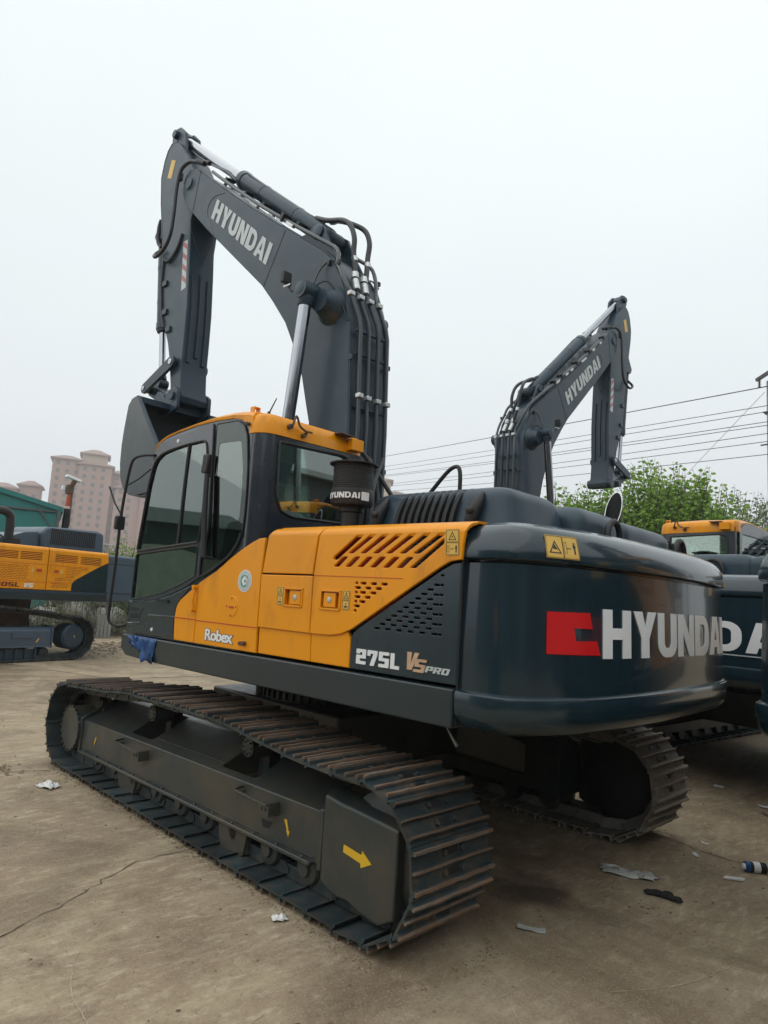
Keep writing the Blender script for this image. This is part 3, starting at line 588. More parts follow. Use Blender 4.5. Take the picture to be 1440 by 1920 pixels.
for i,p in enumerate(pts):
    t=(pts[(i+1)%k]-pts[i-1]).normalized(); a=Vector((1,0,0)); c=t.cross(a); rs.append([p+a*math.cos(2*PI*j/6)*.012+c*math.sin(2*PI*j/6)*.012 for j in range(6)])
b.rings(rs,loop=True,caps=False); up('window_seal',b,['black'],cab)
plate('right_wall',cabout,[rnd([(1.05,2.1),(.96,2.75),(.8,2.85),(-.25,2.85),(-.25,2.1)],.04,3)],CR+.02,.03,'cab',cab)
plate('window_glass',rnd([(1.05,2.1),(.96,2.75),(.8,2.85),(-.25,2.85),(-.25,2.1)],.04,3),[],CR+.01,.004,'glass',cab,bevel=0)
b=MB()
fp=[(1.214,1.30),(1.20,1.57),(1.17,1.98),(1.135,2.24),(1.095,2.55),(1.058,2.84),(.97,2.94)]
for y in (CY-.036,CR+.02): b.rings([[(x,y-.05 if y>1 else y,z),(x,y if y>1 else y+.05,z),(x-.04,y if y>1 else y+.05,z),(x-.04,y-.05 if y>1 else y,z)] for x,z in fp])
b.bb(1.16,1.205,CR,CY-.036,1.29,1.50); b.bb(1.15,1.19,CR,CY-.036,1.94,1.97); b.bb(CX,1.2,CR,CY-.036,1.29,1.31); up('front_frame',b,['cab'],cab)
b=MB(); b.rings([[(x-.01,CR+.06,z),(x-.01,CY-.08,z),(x-.015,CY-.08,z),(x-.015,CR+.06,z)] for x,z in fp]); up('windscreen',b,['glass'],cab)
# roof
def roof():
    b=MB(); L=[(1.045,2.845,2.852),(1.022,2.885,2.905),(.985,2.915,2.935),(.93,2.938,2.962),(.85,2.960,2.984),(.682,2.984,3.008),(.42,3.006,3.034),(.153,3.010,3.050),(-.08,3.000,3.050),(-.20,2.975,3.040),(-.29,2.92,3.028),(-.335,2.862,3.015)]
    rs=[]
    for x,zl,zt_ in L:
        e_=max(0,min(.03,(zt_-zl)*.5))
        rs.append([(x,CY+.008,zl),(x,CY+.012,zt_-e_),(x-.0,CY-.006,zt_-.004),(x-.01,CY-.06,zt_+.008),(x-.01,.9,zt_+.022),(x-.01,CR+.05,zt_+.006),(x,CR-.01,zt_-e_),(x,CR-.01,zl),(x-.02,CR+.03,zl-.0),(x-.02,CY-.04,zl-.0)])
    # rear fascia, wrapping round the rear corners
    def corner(off):
        return [(-.335-(.125+off)*math.sin(R(a)),CY+.010-.125+(.125+off)*math.cos(R(a))) for a in (0,22,45,67,90)]
    b.rings(rs)
    up_=up('roof',b,['orange'],cab,bevel=.006)
    b=MB(); pl=[]; 
    for z,ins in ((2.858,0),(2.93,.0),(2.985,.012),(3.008,.035),(3.022,.08)):
        r=[(-.30,CY+.010-ins)]
        for a in (0,22,45,67,90): r.append((-.335-(.125-ins)*math.sin(R(a)),CY-.115+(.125-ins)*math.cos(R(a))))
        for a in (90,67,45,22,0): r.append((-.335-(.125-ins)*math.sin(R(a)),CR+.03-(.045-ins*.4)*math.cos(R(a))))
        r.append((-.30,CR-.012+ins*.4)); pl.append([(x,y,z+(.012*(1.4-y) if z<3.0 and z>2.8 else .01*(1.4-y))) for x,y in r])
    b.rings(pl); up('roof_fascia',b,['orange'],up_,sharp=50)
    return up_
rf=roof()
b=MB(); b.bb(-.60+.2,-.50+.24,.40,.50,0,0) if 0 else None
b=MB(); b.box((-.485,.50,2.935),(.08,.13,.095)); b.mi=1; b.box((-.47,.62,2.998),(.10,.16,.012)); b.cyl((-.49,.60,2.99),(-.49,.60,2.95),.014,n=8); up('lamp_bracket',b,['orange','brown'],rf,bevel=.004)
b=MB(); b.tube([(-.462,1.175,2.94),(-.50,1.172,2.95),(-.50,1.15,3.02),(-.50,1.13,3.01),(-.50,1.10,2.955),(-.50,1.03,2.925),(-.46,1.02,2.92)],.009,8,smooth=3); b.cyl((-.455,1.175,2.94),(-.49,1.175,2.94),.020,n=10); b.cyl((-.455,1.04,2.90),(-.49,1.04,2.90),.018,n=10); b.box((-.49,1.0,2.935),(.012,.06,.012)); up('roof_hook',b,['brown'],rf)
b=MB(); b.bb(-.30,-.25,1.325,1.335,3.01,3.07); b.bb(-.30,-.25,1.375,1.385,3.01,3.07); b.bb(-.30,-.25,1.325,1.385,3.06,3.072); up('roof_lug',b,['orange'],rf,bevel=.008)
b=MB(); b.cyl((-.30,CY,2.925),(-.30,CY+.045,2.925),.014,n=10); b.cyl((-.285,CY,2.93),(-.285,CY+.03,2.93),.012,n=10); up('bolt',b,['brown'],rf)
b=MB(); b.tube([(-.34,1.285,3.02),(-.375,1.245,3.155)],[.006,.004],6); b.cyl((-.34,1.285,3.02),(-.345,1.28,3.045),.012,n=8); up('antenna',b,['black'],rf)
b=MB(); b.sphere((.95,1.22,2.99),.055,14,(1,1,.9)); b.box((.90,1.22,2.95),(.06,.05,.06)); up('roof_lamp',b,['black'],rf)
# inside the cab
b=MB(); b.bb(.0,.52,.62,1.15,1.62,1.78); b.bb(-.12,.06,.64,1.13,1.72,2.36); b.bb(-.10,.02,.74,1.03,2.38,2.60); b.bb(.15,.55,1.17,1.27,1.72,1.90); b.bb(.15,.55,.50,.60,1.72,1.90); b.bb(.0,.45,.70,1.10,1.30,1.62); up('seat',b,['seat'],cab,bevel=.04,seg=3)
b=MB(); b.bb(.85,1.08,.46,.60,1.31,2.15); b.bb(.80,.95,.44,.62,2.05,2.32); b.tube([(.50,1.22,1.9),(.52,1.21,2.05)],.02,8); b.tube([(.75,.85,1.3),(.80,.85,1.9)],.02,8); up('console',b,['seat','beige'],cab,bevel=.02)
b=MB(); b.bb(-.40,.88,CR+.05,CY-.05,2.862,2.872); up('headliner',b,['seat'],cab)
b=MB(); b.tube([(1.0,1.3,2.80),(.97,1.1,2.3),(.95,1.0,2.02)],.008,6); up('wiper',b,['black'],cab)
b=MB(); b.bb(-.02,.06,CY-.004,CY-.002,2.70,2.76); up('window_sticker',b,['white'],cab)
# mirror bracket and front grab rail
b=MB(); b.tube([(1.03,1.42,2.82),(1.12,1.46,2.82),(1.22,1.49,2.80),(1.27,1.50,2.73),(1.32,1.50,2.50),(1.345,1.50,2.28),(1.35,1.50,1.90),(1.37,1.50,1.50),(1.37,1.49,1.38),(1.31,1.44,1.34),(1.23,1.40,1.36)],.013,8,smooth=4)
b.tube([(1.06,1.42,2.70),(1.16,1.46,2.62),(1.28,1.50,2.56)],.007,6); b.tube([(1.345,1.5,2.30),(1.42,1.53,2.40),(1.50,1.56,2.55)],.008,6)
mr=up('mirror_bracket',b,['black'],cab)
b=MB(); b.box((1.36,1.50,2.23),(.05,.085,.12)); up('mirror',b,['black'],cab,bevel=.012)
# blue film hanging over the sill
b=MB(); rs=[]
n=16
for j in range(7):
    t=j/6; r=[]
    for i in range(n+1):
        s=i/n; x=1.10-.42*s; low=1.10+ (.11*(1-s)**.7 if s<.55 else 0)+.02*math.sin(s*19)
        if s<.5: low=1.21-.08*s+.015*math.sin(s*40)
        z=1.284-(1.284-low)*t; r.append((x+.01*math.sin(t*7+i),1.430+.010*math.sin(i*1.9+t*3)+.008*math.sin(i*4.3+t*9)+.004*t,z))
    rs.append(r)
b.rings(rs,closed=False); o=up('blue_film',b,['blue'],deck); sol=o.modifiers.new('s','SOLIDIFY'); sol.thickness=.002

# ---- counterweight -----------------------------------------------------------------
LIP=[(-2.256,1.415),(-2.34,1.419),(-2.42,1.42),(-2.49,1.405),(-2.55,1.378),(-2.62,1.31),(-2.68,1.215),(-2.73,1.11),(-2.77,1.0),(-2.808,.83),(-2.835,.65),(-2.857,.45),(-2.87,.25),(-2.88,.0),(-2.885,-.3),(-2.885,-.55),(-2.88,-.8),(-2.868,-.97),(-2.85,-1.10),(-2.818,-1.24),(-2.77,-1.35),(-2.71,-1.43),(-2.64,-1.475),(-2.54,-1.502),(-2.44,-1.51),(-2.256,-1.51)]
def inset(Lp,d):
    o=[];n=len(Lp)
    for i in range(n):
        a=Vector(Lp[max(i-1,0)]);c=Vector(Lp[min(i+1,n-1)]);t=(c-a).normalized();nn=Vector((-t.y,t.x)); p=Vector(Lp[i])+nn*d
        if i in(0,n-1): p.x=-2.256
        o.append((p.x,p.y))
    return o
def body(prof,name,mt,parent=None,lid=True):
    b=MB(); b.rings([[(x,y,z) for x,y in inset(LIP,d)] for z,d in prof]); return up(name,b,[mt],parent,sharp=28)
CWB=.033
cw=body([(1.075,.16),(1.083,.10),(1.10,.05),(1.13,.018),(1.17,.003),(1.20,0),(1.262,0),(1.274,.004),(1.281,.014),(1.285,CWB),(1.5,CWB),(1.935,CWB+.012),(1.945,CWB+.05),(1.955,CWB+.05)],'counterweight','cw')
hd=body([(1.950,CWB+.05),(1.954,.030),(1.962,.022),(1.99,.020),(2.04,.030),(2.085,.050),(2.115,.075),(2.135,.105),(2.145,.135),(2.147,.145),(2.158,.165),(2.163,.20),(2.166,.30),(2.160,.60)],'counterweight_cap','cw',cw)
# lettering wrapped around the rear
LB=inset(LIP,CWB-.0025)
CUM=[0]
for a,c in zip(LB,LB[1:]): CUM.append(CUM[-1]+math.dist(a,c))
def on_lip(s,z,Lp=None,cum=None,w_=0):
    Lp=Lp or LB; cum=cum or CUM
    i=0
    while i<len(cum)-2 and cum[i+1]<s: i+=1
    t=(s-cum[i])/(cum[i+1]-cum[i]); a=Vector(Lp[i]);c=Vector(Lp[i+1]); p=a.lerp(c,t); tt=(c-a).normalized(); n=Vector((tt.y,-tt.x))
    return Vector((p.x+n.x*w_,p.y+n.y*w_,z))
def wrapped(shapes,s0,z0,ks,kz,mt,parent,name,thick=.004,zi=None):
    me=curve_mesh(shapes,.02); bm=bmesh.new(); bm.from_mesh(me); xs=[v.co.x for v in bm.verts]; x=min(xs); mx_=max(xs)
    step_=.03/ks
    while x<mx_:
        bmesh.ops.bisect_plane(bm,geom=bm.verts[:]+bm.edges[:]+bm.faces[:],plane_co=(x,0,0),plane_no=(1,0,0)); x+=step_
    for v in bm.verts:
        z=z0+v.co.y*kz
        q=on_lip(s0+v.co.x*ks,z,w_=(thick if v.co.z>0 else -.001)- (zi(z) if zi else 0)); v.co=q
    bmesh.ops.recalc_face_normals(bm,faces=bm.faces[:]); bm.to_mesh(me); bm.free()
    return link(name,setmat(me,mt),parent)
bodyin=lambda z:(z-1.5)/.435*.012 if z>1.5 else 0
RL=[] ; base=.0
logo=[(0,0),(.375,-.004),(.345,.070),(.187,.066),(.171,.133),(.310,.131),(.289,.214),(0,.210)]
sh,W_=word('HYUNDAI',.92,.29,.10)
def main_letters(cwo):
    return [wrapped([logo],.475,1.497,1,1,'red',cwo,'emblem',zi=bodyin),wrapped(sh,.873,1.476,.308/1.02,.260,'white',cwo,'lettering',zi=bodyin)]
lets=main_letters(cw)
b_=warn(hd,(0,0,0),(1,0,0),(0,1,0),.205,.120,'h')
# place the wide sticker on the sloping cap
def onto_cap(objs,s0,z0):
    for o in objs:
        me=o.data; bm=bmesh.new(); bm.from_mesh(me)
        for i in range(1,12):
            for n_ in ((1,0,0),(0,1,0)): bmesh.ops.bisect_plane(bm,geom=bm.verts[:]+bm.edges[:]+bm.faces[:],plane_co=(i*.018,i*.018,0),plane_no=n_)
        bm.to_mesh(me); bm.free()
        for v in me.vertices:
            z=z0+v.co.y; d=.020+max(0,(z-1.99))*.30
            p=on_lip(s0+v.co.x,z,w_=-(d-CWB)+.003+v.co.z); v.co=p
onto_cap([o for o in hd.children if o.name.startswith(('warning_decal','pictogram'))],.452,1.976)
ex=[o for o in hd.children]
b=MB(); b.rings([[on_lip(s,z,w_=CWB-(.020+max(0,z-1.99)*.30)+.006) for z in(1.965,2.07)]+[on_lip(s,z,w_=CWB-.022-(max(0,z-1.99)*.30)) for z in(2.07,1.965)] for s in (2.95,3.0,3.05)]); up('warning_decal',b,['yellow'],hd)
del ex
# panel gap between side doors and counterweight
b=MB(); b.bb(-2.262,-2.254,1.30,1.400,1.10,2.09); up('gap_seal',b,['dark'],deck)

# ---- engine hood, deck top ----------------------------------------------------------
b=MB(); b.bb(-2.26,-.62,-1.40,1.13,2.100,2.150); up('deck_top',b,['slate'],house,bevel=.01)
def hoodbox(x0,x1,y0,y1,z0,z1,r=.12,name='engine_hood',mt='cw',slope=0,parent=None,k=6):
    b=MB(); rs=[]
    def ring(ins,z): return rnd([(x0+ins,y0+ins),(x1-ins,y0+ins),(x1-ins,y1-ins),(x0+ins,y1-ins)],.10,5)
    rs.append([(x,y,z0) for x,y in ring(0,0)])
    H=z1-z0
    for i in range(k+1):
        a=R(90*i/k); ins=slope+r*(1-math.cos(a)); z=z1-r+r*math.sin(a)
        rs.append([(x,y,z+(x1-x)*0) for x,y in ring(ins,0)])
    b.rings(rs); return up(name,b,[mt],parent,sharp=45)
hood=hoodbox(-2.28,-1.06,.22,.99,2.13,2.435,r=.10,slope=.05)
hood.data.materials[0]=M['slate']
# louvres cut in relief: raised curved blades
b=MB()
for i in range(9):
    x=-1.42-i*.056
    pts=[(x,1.0,2.20),(x,.985,2.26),(x-.006,.965,2.32),(x-.012,.935,2.375),(x-.02,.885,2.418),(x-.028,.82,2.437)]
    b.rings([[(px-.014,py+.006,pz+.004),(px+.014,py+.006,pz+.004),(px+.014,py-.03,pz-.02),(px-.014,py-.03,pz-.02)] for px,py,pz in pts])
up('hood_louvre',b,['dark'],hood)
b=MB()
for x in(-1.25,-2.02):
    b.tube([(x,1.0,2.17),(x-.005,1.0,2.24),(x-.02,.975,2.32),(x-.03,.93,2.39)],[.03,.042,.04,.012],10,smooth=3)
    b.tube([(x+.03,1.02,2.20),(x+.02,1.02,2.28),(x,.99,2.34)],.010,6); b.sphere((x-.01,1.03,2.27),.028,10)
up('hood_hinge',b,['black'],hood)
b=MB(); b.tube([(-1.44,.72,2.42),(-1.60,.72,2.58),(-1.68,.72,2.62),(-1.715,.72,2.58),(-1.72,.72,2.42)],.014,10,smooth=4); up('hood_rail',b,['black'],hood)
h2=hoodbox(-2.36,-1.3,-.46,.27,2.13,2.405,r=.12,name='muffler_cover',mt='slate')
h3=hoodbox(-2.36,-1.2,-1.36,-.40,2.13,2.385,r=.10,name='radiator_cover',mt='slate')
b=MB()
for y in(-.10,-1.40+.02): b.tube([(-2.42,y+.10*math.cos(R(a)),2.22+.11*math.sin(R(a))) for a in range(0,181,15)],.022,10)
up('lifting_eye',b,['black'],cw)
b=MB(); yc=-.70; n_=24
def exr(r,z,k): return [(-2.15+r*math.cos(2*PI*q/n_),yc+r*math.sin(2*PI*q/n_),z-k*math.sin(2*PI*q/n_)) for q in range(n_)]
b.rings([exr(.062,2.30,0),exr(.062,2.38,0),exr(.066,2.50,.16)],caps=False); b.mi=1; b.rings([exr(.0665,2.502,.16),exr(.060,2.502,.148)],caps=False); b.mi=2; b.rings([exr(.060,2.502,.148),exr(.058,2.30,0)],caps=False)
up('exhaust_stack',b,['black','steel','dark'])
# air pre-cleaner
b=MB(); o_=(-1.0,1.0,0)
b.lathe((-1.0,1.0,2.15),(0,0,1),[(0,.070),(.14,.070),(.15,.082),(.18,.082),(.185,.10),(.20,.132)],32); b.mi=1
b.lathe((-1.0,1.0,2.345),(0,0,1),[(0,.140),(.012,.148),(.10,.150),(.112,.143)],40)
for i in range(12): b.lathe((-1.0,1.0,2.457+i*.0145),(0,0,1),[(0,.140),(.007,.143),(.014,.140)],40)
b.mi=0; b.lathe((-1.0,1.0,2.628),(0,0,1),[(0,.15),(.004,.172),(.012,.172),(.022,.13),(.036,.06),(.04,.01)],40)
pc=up('air_precleaner',b,['black','net'])
def wrapc(me,c,r,a0,z0,k=1):
    for v in me.vertices:
        a=a0+v.co.x*k/r; rr=r+(.0022 if v.co.z>0 else 0); v.co=Vector((c[0]+rr*math.cos(a),c[1]+rr*math.sin(a),z0+v.co.y))
    return me
sh2,W2=word('HYUNDAI',.92,.27,.12)
me=curve_mesh([[(p[0]*.044,p[1]*.040) for p in l] for l in sh2],.01); bm=bmesh.new(); bm.from_mesh(me)
x=0
while x<.36: bmesh.ops.bisect_plane(bm,geom=bm.verts[:]+bm.edges[:]+bm.faces[:],plane_co=(x,0,0),plane_no=(1,0,0)); x+=.02
bm.to_mesh(me); bm.free()
CA=math.atan2(4.0-1.0,-4.35+1.0)   # towards the yard side
link('lettering',setmat(wrapc(me,(-1.0,1.0),.1505,CA-1.60,2.382),'white'),pc)
me=curve_mesh([[(0,0),(.016,0),(.032,0),(.048,0),(.064,0),(.064,.058),(.048,.058),(.032,.058),(.016,.058),(0,.058)]],.01)
link('label_plate',setmat(wrapc(me,(-1.0,1.0),.1505,CA+.38,2.372),'white'),pc)
# blank dark strip of hoses between boom foot and cab
b=MB()
for i,(y,x) in enumerate(((.30,-.35),(.20,-.32),(.10,-.34))): b.tube([(x,y,2.0),(x-.05,y-.02,2.5),(x+.10,y-.08,2.85),(x+.20,y-.12,3.0)],.022,8,smooth=4)
b.tube([(-.55,.30,2.15),(-.45,.22,2.6),(-.30,-.05,2.95)],.020,8,smooth=4); b.tube([(-.60,.15,2.15),(-.5,-.05,2.5),(-.25,.2,3.0)],.020,8,smooth=4)
up('swivel_hose',b,['hose'])

# ---- boom -------------------------------------------------------------------------
BO=[]   # objects that lift with the boom
def upb(name,b,mats,parent=None,bevel=0,sharp=38,seg=2):
    o=up(name,b,mats,parent,bevel,sharp,seg)
    if not parent: BO.append(o)
    return o
BY=.25
under=[(.40,1.75),(.42,2.5),(.407,3.307),(.465,3.48),(.56,3.78),(.698,4.075),(.885,4.398),(1.117,4.678),(1.336,4.918),(1.964,5.461),(2.537,5.957),(2.918,6.310),(3.045,6.42)]
nose=[(3.14,6.55),(3.20,6.68),(3.205,6.80),(3.15,6.90),(3.06,6.945),(2.96,6.92)]
top=[(2.88,6.87),(2.663,6.700),(2.265,6.382),(1.638,5.900),(1.049,5.480),(.526,5.110),(.40,5.02),(.265,4.90),(.10,4.67),(.00,4.42),(-.05,4.20),(-.09,3.70),(-.13,3.20),(-.14,2.6),(-.08,1.9),(.0,1.62),(.15,1.52),(.32,1.58)]
b=MB(); b.prism(under+nose+top,-BY,BY); boom=upb('boom',b,['slate'],bevel=.012,seg=2,sharp=25)
# edge flanges along the top and back, weld seams
def ribbon(pts,y0,y1,t,b):   # strip following pts in x-z, thickness t outward
    rs=[]
    n=len(pts)
    for i in range(n):
        a=Vector(pts[max(i-1,0)]);c=Vector(pts[min(i+1,n-1)]);d=(c-a).normalized();nn=Vector((-d.y,d.x)); p=Vector(pts[i]); q=p+nn*t; p=p-nn*.004
        rs.append([(p.x,y0,p.y),(q.x,y0,q.y),(q.x,y1,q.y),(p.x,y1,p.y)])
    b.rings(rs)
b=MB(); tp=[(p[0],p[1]) for p in top[:15]]; 
ribbon(tp,BY-.03,BY-.002,-.012,b); ribbon(tp,-BY+.002,-BY+.03,-.012,b)
upb('boom_flange',b,['slate'],boom)
b=MB()
for sg in(1,-1):
    b.tube([(1.002,sg*(BY+.001),5.43),(1.16,sg*(BY+.001),5.14),(1.30,sg*(BY+.001),4.89)],.004,6)
    b.tube([(2.212,sg*(BY+.001),6.30),(2.40,sg*(BY+.001),6.335),(2.50,sg*(BY+.001),6.31),(2.555,sg*(BY+.001),6.229),(2.54,sg*(BY+.001),6.12),(2.490,sg*(BY+.001),6.046),(2.36,sg*(BY+.001),5.83)],.005,6,smooth=3)
    b.tube([(2.80,sg*(BY+.001),6.83),(2.86,sg*(BY+.001),6.5),(2.90,sg*(BY+.001),6.32)],.004,6)
upb('weld_seam',b,['sill'],boom)
# pin bosses
b=MB()
for sg in(1,-1):
    b.lathe((3.03,sg*(BY-.02),6.74),(0,sg,0),[(0,.10),(.02,.10),(.03,.075),(.045,.075)],24)
    b.lathe((.20,sg*(BY-.01),4.40),(0,sg,0),[(0,.19),(.02,.185),(.05,.15),(.16,.105),(.17,.105)],28)
    b.lathe((.33,sg*.49,4.50) if 0 else (.30,sg*.30,4.49),(0,sg,0),[(0,.06),(.12,.06)],16)
b.cyl((.31,-.56,4.49),(.31,.56,4.49),.062,n=20)
upb('boom_pin_boss',b,['slate'],boom)
# twin clevis plates for the arm cylinder
ear=rnd([(.72,5.27),(.66,5.385),(.56,5.42),(.47,5.36),(.43,5.24),(.22,4.87),(.42,5.03),(.72,5.25)],.02,3)
ear=[(.86,5.33),(.72,5.33),(.655,5.375),(.56,5.385),(.48,5.33),(.40,5.16),(.235,4.89),(.40,5.00)]
b=MB(); b.prism(ear,.150,.185); b.prism(ear,-.185,-.150); b.cyl((.555,-.21,5.285),(.555,.21,5.285),.045,n=18); b.lathe((.555,.185,5.285),(0,1,0),[(0,.075),(.02,.075),(.03,.04)],18); upb('cylinder_bracket',b,['slate'],boom,bevel=.006)
b=MB(); b.prism([(.50,5.08),(.25,4.88),(.10,4.66),(.36,4.93)],-.10,-.14); upb('rib',b,['slate'],boom)
# lettering both sides
Ub=Vector((-1.153,0,-.933)).normalized(); L7=1.49
kw=L7/W_
lettering('HYUNDAI',(2.451,BY+.001,6.072),Ub*kw,(-.096,0,.203),'grey',boom,w=.92,t=.33,gap=.10)
Ur=-Ub; lettering('HYUNDAI',(1.336,-BY-.001,5.162),Ur*kw,(-.110,0,.195),'grey',boom,w=.92,t=.33,gap=.10)
# arm cylinder
def cylinder(nm,a,b_,t0,R0,r1,parent=None,mirror=None):
    a=Vector(a);c=Vector(b_);d=(c-a); Ln=d.length; d.normalize()
    q=MB(); q.lathe(a,d,[(0.02,R0*.9),(.06,R0),(t0,R0),(t0+.005,R0*1.10),(t0+.09,R0*1.12),(t0+.10,R0*.98),(t0+.125,R0*.95)],28)
    q.cyl(a-Vector((0,R0*1.0,0)),a+Vector((0,R0*1.0,0)),R0*.85,n=20)
    for s in (.35,.75): q.lathe(a+d*(t0*s),d,[(0,R0*1.04),(.03,R0*1.04)],28)
    o=upb(nm,q,['slate'])
    q=MB(); q.cyl(a+d*(t0+.05),c-d*.07,r1,n=24); 
    link('cylinder_rod',q.mesh('cylinder_rod',['chrome']),o)
    q=MB(); q.lathe(c-d*.14,d,[(0,r1*1.25),(.06,r1*1.5),(.08,r1*1.5)],20); q.cyl(c-Vector((0,r1*1.6,0)),c+Vector((0,r1*1.6,0)),r1*1.55,n=20); link('rod_end',q.mesh('rod_end',['slate']),o)
    return o
ac=cylinder('arm_cylinder',(.555,0,5.285),(3.74,0,7.79),2.03,.098,.062)
b=MB(); pa_=Vector((.62,.05,5.46)); b.tube([(.66,.02,5.50),(.95,.04,5.70),(1.5,.05,6.13),(2.05,.05,6.58),(2.13,.03,6.63)],.012,8); b.tube([(2.2,.06,6.50),(2.5,.07,6.78),(2.9,.06,7.05),(3.2,.05,7.27),(3.45,.04,7.48)],.014,8)
upb('cylinder_pipe',b,['pipe'],ac)
# boom cylinders (left and right)
for sg in(1,-1):
    a=(.62,sg*.47,1.45);c=(.31,sg*.47,4.49); cylinder('boom_cylinder',a,c,1.55,.092,.058)
    b=MB(); b.cyl((.31,sg*.40,4.49),(.31,sg*.545,4.49),.088,n=24); b.lathe((.31,sg*.545,4.49),(0,sg,0),[(0,.088),(.012,.085),(.014,.062),(.018,.062),(.02,.058)],24); upb('cylinder_eye',b,['slate'],boom)
    # work lamp
    b=MB(); b.tube([(.36,sg*.50,4.50),(.50,sg*.50,4.53),(.57,sg*.50,4.60)],.012,6); b.box((.60,sg*.50,4.69),(.05,.10,.11)); b.mi=1; b.box((.57,sg*.50,4.60),(.10,.03,.025)); upb('work_lamp',b,['black','chrome'],boom,bevel=.006)
    b=MB(); b.tube([(.30,sg*.42,4.55),(.36,sg*.33,4.70),(.34,sg*.28,4.82),(.22,sg*.262,4.86),(.10,sg*.26,4.74)],.008,6,smooth=4)
    b.tube([(.27,sg*.44,4.53),(.18,sg*.34,4.60),(.05,sg*.28,4.40),(-.04,sg*.255,4.20)],.008,6,smooth=4); b.box((.12,sg*.275,4.80),(.03,.03,.04)); b.box((.27,sg*.262,4.84),(.03,.03,.04)); upb('lamp_cable',b,['black'],boom)
# pipes up the back of the boom, bending over its crown
hy=[.187,.066,-.055,-.172]; ht=[.40,.30,.20,.09]
b=MB()
for i,(y,yt) in enumerate(zip(hy,ht)):
    yt2=y+.03
    b.tube([(-.185,y,2.25),(-.185,y,3.2),(-.165,y,3.6),(-.14,y,4.12),(-.125,y+.01,4.22),(-.07,y+.05,4.40),(-.02,y+.075,4.52)],.021,8)
upb('hydraulic_pipe',b,['pipe'],boom)
b=MB()
for x,z,yy in ((-.178,3.49,0),(-.065,4.455,.065)):
    for y in hy: b.box((x-.005,y+yy,z),(.055,.058,.042))
upb('pipe_clamp',b,['steel'],boom,bevel=.006)
b=MB()
for k_,(x,z) in enumerate(((-.16,2.9),(-.155,3.40),(-.13,3.9),(-.12,4.12))):
    b.box((x,.0,z),(.03,.40,.03))
    if k_%2==0: b.box((x+.02,-.235,z-.03),(.04,.02,.04)); b.box((x+.02,.24,z-.05),(.05,.02,.05))
upb('pipe_bracket',b,['slate'],boom)
# outer two pipes run on along the boom's flanks top, inner two feed hoses to the arm cylinder
b=MB()
off=.055
tpipe=[(.10,4.72),(.24,4.93),(.50,5.12),(1.05,5.50),(1.64,5.925),(2.265,6.41),(2.60,6.68)]
b.tube([(-.02,hy[0]+.075,4.52),(.06,.275,4.66),(.16,.25,4.84)]+[(x-.02,.215,z+off) for x,z in tpipe[1:]],.020,8,smooth=3)
b.tube([(-.02,hy[3]+.075,4.52),(.04,-.15,4.68),(.12,-.2,4.84)]+[(x-.02,-.215,z+off) for x,z in tpipe[1:]],.020,8,smooth=3)
b.tube([(x-.02,.17,z+off) for x,z in tpipe[2:]],.016,8,smooth=3); b.tube([(x-.02,-.17,z+off) for x,z in tpipe[2:]],.016,8,smooth=3)
upb('boom_top_pipe',b,['pipe'],boom)
b=MB(); b.mi=0
for (x,z,l) in ((.98,5.47,.14),(1.25,5.66,.10),(1.40,5.77,.10),(1.78,6.03,.20),(2.10,6.29,.10),(2.33,6.47,.08)):
    rot=Matrix.Rotation(-math.atan2(.64,.87) ,3,'Y'); b.box((x-.02,.225,z+.015),(l,.04,.032),rot); b.box((x-.02,-.225,z+.015),(l,.04,.032),rot)
upb('pipe_saddle',b,['steel'],boom,bevel=.004)
b=MB()
for (x,z) in ((1.12,5.57),(1.58,5.90),(1.98,6.20),(2.45,6.57),(.9,5.42)):
    for sg in(1,-1): b.box((x-.03,sg*.20,z+.05),(.05,.10,.07),Matrix.Rotation(-.65,3,'Y'))
upb('hose_bracket',b,['black'],boom)
b=MB()
b.tube([(-.02,hy[1]+.075,4.52),(.03,.12,4.62),(.08,.10,4.80),(.13,.085,4.98),(.14,.08,5.14),(.22,.07,5.30),(.36,.05,5.41),(.60,.03,5.50),(.80,.02,5.60)],.026,10,smooth=4)
b.tube([(-.02,hy[2]+.075,4.52),(.03,0,4.62),(.06,-.04,4.80),(.10,-.08,4.98),(.11,-.10,5.15),(.18,-.10,5.30),(.30,-.06,5.39),(.46,-.03,5.47),(.60,-.02,5.52)],.026,10,smooth=4)
upb('arm_cylinder_hose',b,['hose'],boom)
b=MB()
for y,yy in ((hy[1]+.075,.12),(hy[2]+.075,0)):
    b.cyl((-.01,y,4.54),(.045,yy,4.66),.034,n=12); b.cyl((.05,yy,4.68),(.065,yy-.01,4.74),.038,n=12)
b.cyl((.10,.09,4.88),(.115,.088,4.93),.032,n=12); b.cyl((.08,-.06,4.87),(.09,-.065,4.92),.032,n=12); b.cyl((.52,.035,5.475),(.58,.03,5.495),.034,n=12)
upb('hose_fitting',b,['steel'],boom)
